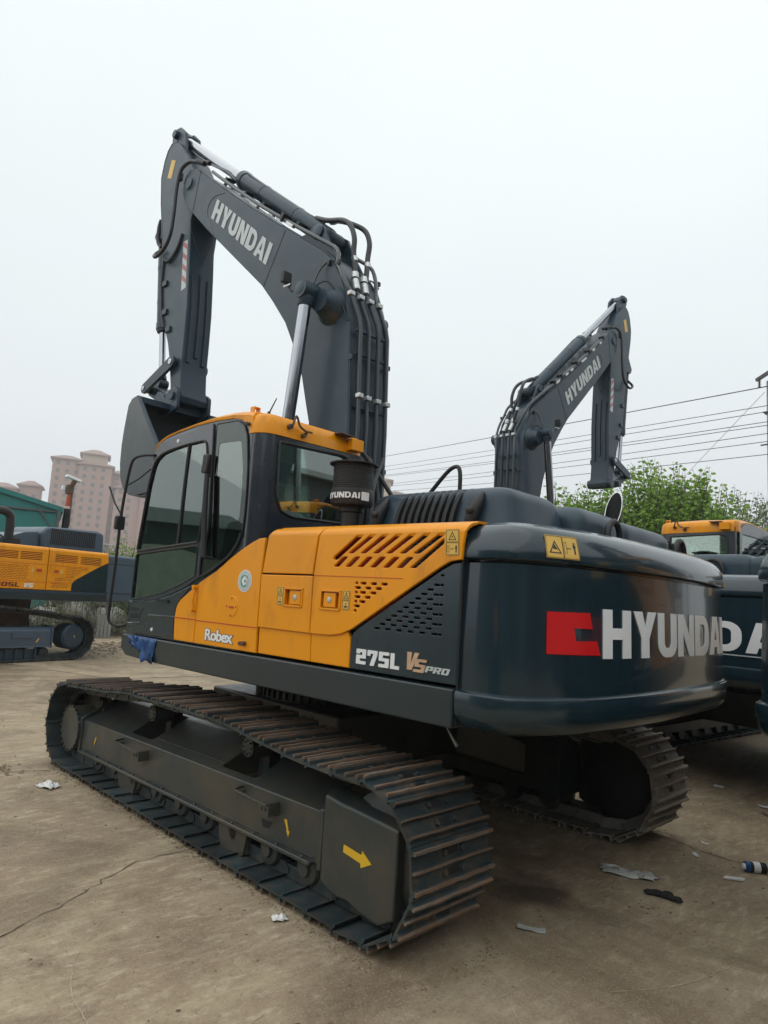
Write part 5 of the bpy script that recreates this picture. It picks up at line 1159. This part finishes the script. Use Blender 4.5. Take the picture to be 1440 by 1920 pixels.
# mud, grit and small stones lying about: nobody could count them
b=MB()
def lump(b,x,y,r,rr=rc):
    n=6; top_=b.v((x+rr.uniform(-.3,.3)*r,y+rr.uniform(-.3,.3)*r,r*rr.uniform(.4,.9))); V=[b.v((x+math.cos(2*PI*i/n)*r*rr.uniform(.6,1.3),y+math.sin(2*PI*i/n)*r*rr.uniform(.6,1.3),.001)) for i in range(n)]
    for i in range(n): b.face((V[i],V[(i+1)%n],top_))
for i in range(2600): lump(b,rc.uniform(-4.2,5),rc.uniform(-4,5),rc.choice([.002,.003,.003,.004,.005,.007,.011]))
for cx,cy,n,r in ((2.16,1.98,70,.018),(1.55,1.75,12,.014),(12.6,-3.2,120,.05),(13.5,-4.2,90,.07),(11.5,-2.4,60,.03),(-2.3,.55,12,.012),(-2.65,-.2,16,.012),(-3.0,3.0,6,.01)):
    for i in range(n): lump(b,cx+rc.gauss(0,.12 if r<.02 else .7),cy+rc.gauss(0,.07 if r<.02 else .5),r*rc.uniform(.3,1.1))
for sg,x0,x1 in ((1,-2.35,2.3),(-1,-2.3,-.5)):
    for i in range(1500): lump(b,rc.uniform(x0,x1),sg*(1.59+abs(rc.gauss(0,.035))),rc.choice([.002,.002,.003,.004,.007]))
for i in range(250): a_=rc.uniform(-1.4,1.4); lump(b,-2.30-.12*math.cos(a_)-abs(rc.gauss(0,.05)),1.29+.34*math.sin(a_),rc.choice([.002,.003,.004,.007]))
tag(link('dirt_lumps',b.mesh('dirt_lumps',['soil'],20)),kind='stuff')
b=MB()
for i in range(1800): lump(b,rc.uniform(-4.2,4),rc.uniform(-3,4.5),rc.choice([.002,.002,.003,.004,.006]))
M['grit']=mat('pale_grit',(.36,.32,.26),.9,var=.4,vscale=20)
tag(link('grit',b.mesh('grit',['grit'],20)),kind='stuff')
M['scrape']=mat('scraped_concrete',(.40,.34,.245),.85,var=.3,vscale=30)
for P_ in ([(-2.35,2.55),(-2.2,2.35),(-2.15,2.2)],[(-2.0,2.9),(-2.25,2.75),(-2.42,2.52)],[(-1.2,2.6),(-1.5,2.75),(-1.9,2.8)],[(.6,2.2),(.35,2.3),(.2,2.5)],[(-3.0,.9),(-3.2,.55),(-3.3,.1)],[(-3.4,1.6),(-3.0,1.5),(-2.7,1.3)],[(-2.9,-.2),(-3.2,-.4),(-3.6,-.3)]):
    ribbon_ground('scrape_mark',[tuple(q)[:2] for q in catmull([Vector((x,y,0)) for x,y in P_],5)],.005,'scrape',jit=.004,step=.03,z=.003)
# ---- litter
def crumple(name,c,sx,sy,h,mt,label,cat,group=None,seed=1,rz=0,n=9):
    r=random.Random(seed); b=MB(); G=[]
    for i in range(n+1):
        row=[]
        for j in range(n+1):
            u=i/n-.5;v=j/n-.5; e_=.85+.28*r.random()
            x=u*sx*e_;y=v*sy*e_; z=.004+h*r.random()*max(0,1-1.7*max(abs(u),abs(v))**1.2)
            row.append(b.v((x*math.cos(rz)-y*math.sin(rz),x*math.sin(rz)+y*math.cos(rz),z)))
        G.append(row)
    for i in range(n):
        for j in range(n): b.face((G[i][j],G[i+1][j],G[i+1][j+1],G[i][j+1]))
    o=link(name,b.mesh(name,[mt],25)); o.location=(c[0],c[1],0); s_=o.modifiers.new('s','SOLIDIFY'); s_.thickness=.0015; return tag(o,label,cat,group)
crumple('tissue',(1.46,1.84),.17,.12,.075,'paper','crumpled white tissue on the ground by the far left end of the track','litter','crumpled tissues',seed=2,rz=.4)
crumple('tissue',(-1.54,1.69),.08,.055,.035,'paper','small white tissue scrap beside the lower edge of the near track','litter','crumpled tissues',seed=5,rz=1.2,n=6)
crumple('plastic_sheet',(-2.41,-.53),.36,.14,.05,'film','torn dirty white plastic sheet beside the black glove','litter',seed=8,rz=R(22))
for i in range(1):
    b=MB()
    for k,(dx,dy,r) in enumerate(((0,0,.035),(-.05,.01,.032),(-.09,.03,.028),(-.06,-.03,.026),(.04,.01,.03),(-.125,.045,.02),(-.12,.01,.018))): b.sphere((dx,dy,.018),r,12,(1.3,.8,.55))
    o=link('glove',b.mesh('glove',['rag'],60)); o.location=(-2.68,-.35,0); o.rotation_euler=(0,0,R(20)); tag(o,'crumpled black work glove on the ground beside the torn plastic sheet','glove')
def slip(c,sx,sy,rz,label,mt='paper',name='paper_scrap'):
    r=random.Random(int(abs(c[0]*100))); b=MB(); G=[[b.v(((i/4-.5)*sx,(j/2-.5)*sy,.004+r.uniform(0,.008)+.006*(i==4))) for j in range(3)] for i in range(5)]
    for i in range(4):
        for j in range(2): b.face((G[i][j],G[i+1][j],G[i+1][j+1],G[i][j+1]))
    o=link(name,b.mesh(name,[mt],60)); o.location=(c[0],c[1],0); o.rotation_euler=(0,0,rz); tag(o,label,'litter','paper scraps on the ground')
slip((-2.44,.68),.15,.055,R(28),'grey card strip lying alone in front of the two tracks','film')
slip((-2.56,-1.30),.06,.03,R(-40),'small white scrap between the right track and the spray can')
slip((-2.50,-1.63),.05,.03,R(20),'tiny white scrap next to the right track end')
slip((-1.92,-3.61),.09,.09,R(10),'square white scrap in the shade, farther of the two on the right')
slip((-2.46,-3.21),.09,.08,R(35),'square white scrap at the right photo edge, nearer of the two')
c_=empty('spray_can',(-2.98,-1.36,.034),R(40),label='spray can with striped label lying on its side at the right edge',cat='can')
b=MB(); b.lathe((-.09,0,0),(1,0,0),[(0,.030),(.004,.034),(.18,.034),(.188,.030)],24); link('body',b.mesh('body',['dark']),c_)
b=MB()
for i in range(5): b.lathe((-.08+i*.013,0,0),(1,0,0),[(0,.0345),(.005,.0345)],24)
b.lathe((.02,0,0),(1,0,0),[(0,.0347),(.045,.0347)],24); link('label',b.mesh('label',['white']),c_)
b=MB(); b.lathe((.085,0,0),(1,0,0),[(0,.0346),(.03,.0346)],24); link('band',b.mesh('band',['blue']),c_)
b=MB(); b.lathe((.10,0,0),(1,0,0),[(0,.022),(.03,.018),(.035,.01)],16); link('cap',b.mesh('cap',['white']),c_)
b=MB(); b.tube([(-.06,0,.012),(.05,.01,.012),(.07,.012,.012)],[.012,.012,.004],10); o=link('tube',b.mesh('tube',['paper'])); o.location=(-2.90,-1.05,0); o.rotation_euler=(0,0,R(30)); tag(o,'thin white plastic tube next to the spray can','litter')

# ================================================================ trees and hedge
def tree(name,base,h,r,n_shoot,leafsize,mt,label,cat='tree',seed=1,group=None,crown0=.25,dens=1,up_=.75):
    rr=random.Random(seed); root=empty(name,(base[0],base[1],0),label=label,cat=cat,group=group)
    b=MB(); b.tube([(0,0,0),(.04,.02,h*.3),(-.03,.05,h*.6)],[.09,.07,.04],8)
    for i in range(7):
        a=rr.uniform(0,2*PI); z=h*rr.uniform(.2,.5); b.tube([(0,0,z),(math.cos(a)*r*.4,math.sin(a)*r*.4,z+h*.15),(math.cos(a)*r*.6,math.sin(a)*r*.6,z+h*.32)],[.04,.025,.01],6)
    link('trunk',b.mesh('trunk',['wood']),root)
    V=[];F=[]
    def leaf(p,d,s):
        d=d.normalized(); side=d.cross(Vector((rr.uniform(-1,1),rr.uniform(-1,1),rr.uniform(-.3,1)))).normalized(); nn=d.cross(side)
        k=len(V); w_=s*.36
        V.extend([p,p+d*s*.45+side*w_+nn*s*.10,p+d*s,p+d*s*.45-side*w_+nn*s*.10]); F.extend([(k,k+1,k+2),(k,k+2,k+3)])
    st=MB()
    for i in range(n_shoot):
        a=rr.uniform(0,2*PI); q=math.sqrt(rr.random()); x=math.cos(a)*q*r; y=math.sin(a)*q*r
        zc=h*(crown0+ (1-crown0)*rr.random()**.8*(1-.45*q*q)); ln=rr.uniform(.5,1.1)*min(1,h/4)
        d=Vector((x*.25/r+rr.uniform(-.35,.35),y*.25/r+rr.uniform(-.35,.35),up_+rr.uniform(-.3,.3))).normalized()
        p0=Vector((x,y,max(.2,zc-ln))); 
        st.tube([p0,p0+d*ln*.5,p0+d*ln*.97+Vector((0,0,.02))],[.008,.006,.003],4,caps=False)
        m_=int(ln/(leafsize*.36)*dens)
        for j in range(m_):
            t=j/m_; p=p0+d*ln*t; aa=j*2.4+rr.uniform(-.5,.5); out=Vector((math.cos(aa),math.sin(aa),rr.uniform(-.55,.25)))
            leaf(p+out*leafsize*.25,out,leafsize*rr.uniform(.6,1.15)*(1.1-.4*t))
    me=bpy.data.meshes.new('crown'); me.from_pydata(V,[],F); me.materials.append(M[mt]); me.update()
    c=link('crown',me,root); link('twig',st.mesh('twig',['wood']),root); return root
G_='broadleaf trees behind the parked excavators'
for i,(x,y,h,r,ns,lb) in enumerate(((3.75,-9.9,4.5,1.45,170,'leafy tree on the left end of the row, partly behind the farther boom'),(3.56,-11.49,4.85,1.35,150,'leafy tree behind the hanging arm tip of the farther excavator'),(2.55,-11.2,4.85,1.2,150,'leafy tree just right of the hanging arm tip, with a low top'),
    (2.46,-11.9,5.4,1.15,170,'tallest leafy tree in the row, right of the hanging arm'),(1.84,-11.77,5.2,1.1,160,'leafy tree with slim pointed shoots above the left end of the orange cab roof'),(1.70,-13.4,5.2,1.2,150,'leafy tree rising behind the middle of the orange cab roof'))):
    tree('broadleaf_tree',(x,y),h+.35,r*1.15,ns*4,.16,'leaf',lb,seed=20+i,group=G_)
for i,(x,y,h,r,lb) in enumerate(((3.74,-21.09,6.6,1.7,'grey green airy tree farther back, left of its two look-alikes'),(2.96,-20.49,6.3,1.6,'grey green airy tree farther back, in the middle of its two look-alikes'),(2.2,-19.9,6.5,1.8,'grey green airy tree farther back, beside the utility pole'))):
    tree('airy_tree',(x,y),h,r,330,.15,'leaf2',lb,seed=40+i,group='grey green trees farther back',dens=.6)
for i,(x,y,h,r,lb) in enumerate(((20.9,-7.3,3.75,1.5,'bushy green tree just left of the cab mirror bar'),(20.9,-8.9,3.9,1.6,'bushy green tree just behind the cab front pillar'))):
    tree('bushy_tree',(x,y),h,r,420,.17,'leaf',lb,seed=50+i,group='bushy green trees beyond the left excavator',dens=.9,crown0=.1)
tree('hedge',(2.2,-16.3),4.75,2.6,1100,.15,'leaf3','yellowish green hedge behind the orange cab roof',cat='hedge',seed=61,dens=.7,crown0=.05)
tree('hedge',(5.5,-17.5),4.6,2.6,900,.16,'leaf3','yellowish green thicket behind the row of leafy trees',cat='hedge',seed=62,dens=.6,crown0=.05)
# ================================================================ pole and wires
pole=empty('utility_pole',(2.98,-23.32,0),label='grey concrete utility pole at the right photo edge with an insulator under its crossarm',cat='utility pole')
b=MB(); b.tube([(0,0,0),(-.02,.35,10.6)],[.15,.10],16); link('shaft',b.mesh('shaft',['conc']),pole)
b=MB(); b.box((.10,.62,10.75),(.70,.10,.12),Matrix.Rotation(R(14),3,'Y')@Matrix.Rotation(R(-30),3,'Z')); b.tube([(.0,.35,8.2),(.25,.5,8.15)],.03,6); b.box((0,.3,9.4),(.34,.34,.05)); link('crossarm',b.mesh('crossarm',['fence']),pole)
b=MB(); 
for i in range(5): b.lathe((.22,.70,10.30+i*.075),(0,0,1),[(0,.03),(.02,.065),(.035,.03),(.07,.025)],12)
link('insulator',b.mesh('insulator',['insul']),pole)
P2=empty('utility_pole',(41.0,-38.7,0),label='far utility pole hidden behind the main boom, carrying the wires',cat='utility pole')
b=MB(); b.tube([(0,0,0),(0,0,15)],[.2,.13],12); link('shaft',b.mesh('shaft',['conc']),P2)
WR=[((2.99,-22.64,10.3),(40.96,-38.6,14.54),'topmost power line, running from the insulator of the pole'),((3.02,-22.74,9.6),(41.0,-38.72,13.63),'second power line from the top'),((3.03,-22.77,9.38),(41.01,-38.78,13.28),'third power line from the top'),
 ((3.05,-22.82,9.01),(41.03,-38.82,12.86),'fourth power line from the top'),((3.06,-22.83,8.88),(41.04,-38.84,12.77),'fifth power line from the top, close under the fourth'),((3.07,-22.87,8.58),(41.08,-38.94,12.03),'sixth power line from the top'),
 ((3.08,-22.91,8.29),(41.08,-38.96,11.85),'seventh power line from the top'),((3.1,-22.97,7.82),(41.1,-39.02,11.44),'lowest power line, just above the treetops')]
for i,(a,c,lb) in enumerate(WR):
    b=MB(); pts=[]
    for j in range(15):
        t=j/14; sag=-.5*4*t*(1-t)*(.8+.1*i%3*.3); pts.append((a[0]+(c[0]-a[0])*t,a[1]+(c[1]-a[1])*t,a[2]+(c[2]-a[2])*t+sag+.35*4*t*(1-t)))
    a_=Vector(a); ext=(a_-Vector(c)).normalized()*18
    b.tube([tuple(a_+ext)]+pts,.014 if i else .020,5); tag(link('power_line',b.mesh('power_line',['black'])),lb,'power line','power lines')
b=MB(); b.tube([(3.03,-22.64,10.1),(6.84,-26.26,8.43),(14,-33.1,5.0),(24,-42,.1)],.011,5); tag(link('guy_wire',b.mesh('guy_wire',['steel'])),'thin slanting stay wire running down left from the pole','wire')
# ================================================================ left background: tent, crane tip, fence, towers
tent=empty('tarpaulin_tent',(20.55,-4.5,0),R(72),label='large teal tarpaulin tent behind the left excavator',cat='tent')
b=MB(); b.rings([[(0,0,0),(0,0,4.1),(6,0,5.5),(12,0,4.1),(12,0,0)],[(0,-14,0),(0,-14,4.1),(6,-14,5.5),(12,-14,4.1),(12,-14,0)]]); link('cover',b.mesh('cover',['teal']),tent)
b=MB(); b.rings([[(-.12,.10,4.02),(6,.10,5.44),(12.12,.10,4.02),(12.12,.10,4.18),(6,.10,5.62),(-.12,.10,4.18)],[(-.12,-14,4.02),(6,-14,5.44),(12.12,-14,4.02),(12.12,-14,4.18),(6,-14,5.62),(-.12,-14,4.18)]])
b.box((0.0,.06,3.95),(.10,.08,.30)); link('roof_cover',b.mesh('roof_cover',['teal']),tent)
b=MB(); b.tube([(.02,.06,0),(.02,.06,4.1)],.05,8); b.tube([(.02,.05,3.2),(.7,.05,4.1)],.03,6); b.tube([(.02,.05,4.0),(6,.05,4.0),(12,.05,4.0)],.03,6); link('frame_pole',b.mesh('frame_pole',['fence']),tent)
sh_=empty('reflection_shed',(24,9,0),R(110),label='low dark green shed added unseen on the far left for the cab glass to mirror',cat='shed')  # unseen, added so the cab windows mirror a dark band
M['win']=mat('window_pane',(.15,.14,.15),.25)
M['ptarp']=mat('pale_green_tarp',(.30,.39,.31),.7,var=.2)
M['dgreen']=mat('dark_green_sheet',(.02,.06,.045),.7)
b=MB(); b.bb(-9,9,-3,3,0,4.1); b.rings([[(x,-3.3,4.1),(x,0,5.0),(x,3.3,4.1)] for x in (-9.3,9.3)]); link('wall',b.mesh('wall',['dgreen']),sh_)
b=MB(); [b.bb(x,x+2.6,2.98,3.05,0,3.2) for x in (-7,-2,3)]; link('door',b.mesh('door',['fpanel']),sh_)
b=MB(); b.prism(rnd([(-8,0),(8,0),(7.6,2.6),(5,3.1),(1,2.7),(-3,3.0),(-7.5,2.5)],.4,3),3.6,6.0); tag(link('reflection_stack',b.mesh('reflection_stack',['ptarp'],50),mtx=Matrix.Translation((24,9,0))@Matrix.Rotation(R(110),4,'Z')),'pale green tarpaulin covered stack added unseen before the dark shed for the cab glass to mirror','stack')  # added pale shape, mirrored below the dark band in the windows
M['wall']=mat('unseen_warehouse_wall',(.10,.115,.12),.7,var=.15,vscale=.6)
def unseen_warehouse(x,y,rz,w_,h_,label):  # unseen buildings, added to darken what the paint mirrors and block some skylight
    r_=empty('unseen_warehouse',(x,y,0),R(rz),label=label,cat='unseen_warehouse',group='unseen buildings added to darken paint reflections')
    b=MB(); b.bb(-w_/2,w_/2,-5,5,0,h_); link('wall',b.mesh('wall',['wall']),r_)
    b=MB(); b.rings([[(q,-5.4,h_),(q,0,h_+1.6),(q,5.4,h_)] for q in (-w_/2-.4,w_/2+.4)]); link('roof',b.mesh('roof',['fpanel']),r_)
    for k in range(int(w_//6)):
        q=-w_/2+3+k*6; b=MB(); b.bb(q-1.6,q+1.6,-5.06,-5.0,0,4.0); link('door',b.mesh('door',['fpanel' if k%2 else 'brown']),r_)
        b=MB(); b.bb(q-1.6,q+1.6,-5.06,-5.0,h_-1.6,h_-.8); link('window',b.mesh('window',['win']),r_)
unseen_warehouse(-9,24,0,36,7,'grey sheet building added unseen on the left to darken paint reflections')
unseen_warehouse(-24,-4,90,40,7,'grey sheet building added unseen behind the camera to darken paint reflections')
cr=empty('crane_boom',(21.4,-5.06,0),label='upright orange and black crane boom tip sticking up behind the left excavator',cat='crane boom')
b=MB(); b.tube([(.05,-.02,0),(.04,0,3.4),(-.05,.02,4.25)],[.13,.13,.12],8); link('lower_section',b.mesh('lower_section',['dark']),cr)
b=MB(); b.tube([(-.05,.02,4.35),(-.13,.03,4.80)],[.10,.08],8); link('upper_section',b.mesh('upper_section',['or2']),cr)
b=MB(); b.box((-.13,.05,4.95),(.20,.24,.34)); b.tube([(-.13,.03,5.0),(-.28,-.05,5.30)],.09,8); b.tube([(-.20,-.05,3.6),(-.22,-.03,4.8)],.03,6); link('joint',b.mesh('joint',['brown']),cr,bevel=.02)
b=MB(); b.box((-.24,-.0,5.36),(.22,.55,.10),Matrix.Rotation(.25,3,'X')); b.box((-.05,.25,4.98),(.12,.12,.18)); link('tip',b.mesh('tip',['white']),cr,bevel=.02)
# fence: bars on rails
fe=empty('bar_fence',(16.2,-4.8,0),R(67.7),label='dark steel bar fence beyond the left excavator with pale sacks behind it',cat='fence')
b=MB()
for i in range(46): x=-3+i*.17; b.bb(x-.012,x+.012,-.012,.012,0,1.55)
link('bars',b.mesh('bars',['fence']),fe)
b=MB(); b.bb(-3.1,4.9,-.03,.03,1.40,1.45); b.bb(-3.1,4.9,-.03,.03,.12,.17); link('rail',b.mesh('rail',['fence']),fe)
for i in range(4):
    b=MB(); x=-.11+i*.105; b.bb(x,x+.095,.35+.02*i,.39+.02*i,0,.72-.02*(i%2)); 
    o=link('sheet_panel',b.mesh('sheet_panel',['fpanel']),None,bevel=.006); o.matrix_world=fe.matrix_world.copy() if 0 else Matrix.Translation((16.2,-4.8,0))@Matrix.Rotation(R(67.7),4,'Z'); tag(o,'upright grey sheet panel leaning in the stack before the bar fence','panel','grey sheet panels standing before the fence')
for i,(x,y,r,z) in enumerate(((.0,-.9,.55,.5),(.9,-1.0,.6,.6),(1.7,-.8,.5,.45),(.4,-1.1,.5,1.15),(1.3,-1.1,.5,1.2))):
    rr=random.Random(i); b=MB(); b.sphere((0,0,0),r,14,(1.1,.8,.75))
    for v in b.bm.verts: v.co*=rr.uniform(.86,1.12)
    o=link('sack',b.mesh('sack',['rubble'],80)); o.matrix_world=Matrix.Translation((16.2,-4.8,0))@Matrix.Rotation(R(67.7),4,'Z')@Matrix.Translation((x,y,z)); tag(o,'lumpy pale sack in the heap behind the bar fence','sack','pale sacks behind the fence')
# apartment towers
def facade(name,c1,c2,w_,fh,win=(.10,.11,.12)):
    m=bpy.data.materials.new(name); m.use_nodes=True; nt=m.node_tree; L=nt.links.new; b=nt.nodes['Principled BSDF']
    tc=N(nt,'ShaderNodeTexCoord'); n=N(nt,'ShaderNodeTexNoise'); n.inputs['Scale'].default_value=.12; L(tc.outputs['Object'],n.inputs['Vector'])
    x=N(nt,'ShaderNodeMix',data_type='RGBA'); L(n.outputs[0],x.inputs[0]); x.inputs[6].default_value=(*c1,1); x.inputs[7].default_value=(*c2,1); L(x.outputs[2],b.inputs['Base Color']); b.inputs['Roughness'].default_value=.9; return m
M['fac']=facade('pink_render',(.36,.225,.19),(.40,.26,.22),3,3); M['fac2']=facade('beige_render',(.42,.33,.25),(.46,.36,.28),3,3); M['froof']=mat('roof_tiles',(.30,.20,.17),.8); M['win']=mat('window_pane',(.15,.14,.15),.25)
def block(parent,x0,x1,y0,y1,h,mt='fac',wins=True,hip=2.2,z0=0,lo=2,step=3.1):
    b=MB(); b.bb(x0,x1,y0,y1,z0,h); wl=link('wall',b.mesh('wall',[mt]),parent)
    b=MB(); e_=.9; b.bb(x0-e_,x1+e_,y0-e_,y1+e_,h+.01,h+.5)
    b.rings([[(x0-e_,y0-e_,h+.5),(x1+e_,y0-e_,h+.5),(x1+e_,y1+e_,h+.5),(x0-e_,y1+e_,h+.5)],[(x0+(x1-x0)*.35,y0+(y1-y0)*.4,h+.5+hip),(x1-(x1-x0)*.35,y0+(y1-y0)*.4,h+.5+hip),(x1-(x1-x0)*.35,y1-(y1-y0)*.4,h+.5+hip),(x0+(x1-x0)*.35,y1-(y1-y0)*.4,h+.5+hip)]]); link('roof',b.mesh('roof',['froof']),parent)
    if wins:
        z=max(z0,h-step*12)+1
        while z<h-1.6:
            x=x0+1.4
            while x<x1-1.5:
                b=MB(); b.bb(x,x+1.3,y0-.06,y0+.05,z,z+1.5); 
                b.mi=1; b.bb(x-.1,x+1.4,y0-.16,y0-.065,z-.18,z-.06)
                link('window',b.mesh('window',['win','fac2']),parent); x+=3.3
            z+=step
# facade faces the camera: local x to the right of the view, local y away
BA=R(-22)  # viewing azimuth of the towers
def bframe(px_,py_,name,label,grp): return empty(name,(px_,py_,0),BA-R(90),label=label,cat='apartment tower',group=grp)
GT='apartment towers in the haze'
T1=bframe(268.5,-84.5,'apartment_tower','tall pinkish apartment tower with a raised hipped roof block in the middle',GT)
block(T1,0,9.6,0,16,47.0); block(T1,9.6,21.5,-2.5,16,45.5,lo=3); block(T1,10,19.5,1,12,50.2,'fac2',False,2.4,z0=46.1); block(T1,21.5,27.5,1,16,43.5)
tree('hedge',(17.6,-4.6),2.4,1.9,420,.12,'leaf2','low scrubby bush behind the bar fence, left part',cat='bush',seed=71,dens=.8,crown0=.05)
tree('hedge',(18.3,-6.6),2.5,1.9,420,.12,'leaf2','low scrubby bush behind the bar fence, right part next to the cab',cat='bush',seed=72,dens=.8,crown0=.05)
T2=bframe(252.5,-101.5,'apartment_tower','lower pinkish apartment tower just right of the tallest one',GT)
block(T2,1.5,11,6,20,37.8); block(T2,11,22,4,20,35.5)
T3=bframe(277,-74,'apartment_tower','lowest apartment tower on the far left above the teal tent',GT)
block(T3,-10,1,6,18,34.5); block(T3,1.4,9.0,8,18,36.5)
T4=empty('apartment_tower',(178,-176,0),R(-44-90),label='distant pale tower top between the boom hoses and the engine hood',cat='apartment tower',group=GT)
block(T4,-7,1.5,0,10,46,'fac2',False,1.5); block(T4,1.5,6,0,10,41,'fac2',False,1.5)


# ================================================================ the hazy air
hz=bpy.data.materials.new('haze'); hz.use_nodes=True; hn=hz.node_tree; hn.nodes.clear(); ho=N(hn,'ShaderNodeOutputMaterial'); hv=N(hn,'ShaderNodeVolumePrincipled')
hv.inputs['Color'].default_value=(.98,.99,1,1); hv.inputs['Density'].default_value=.0012; hv.inputs['Anisotropy'].default_value=.2; hn.links.new(hv.outputs[0],ho.inputs['Volume'])
b=MB(); b.bb(-310,410,-360,310,-1.2,62); tag(link('haze',b.mesh('haze',[hz])),kind='stuff')
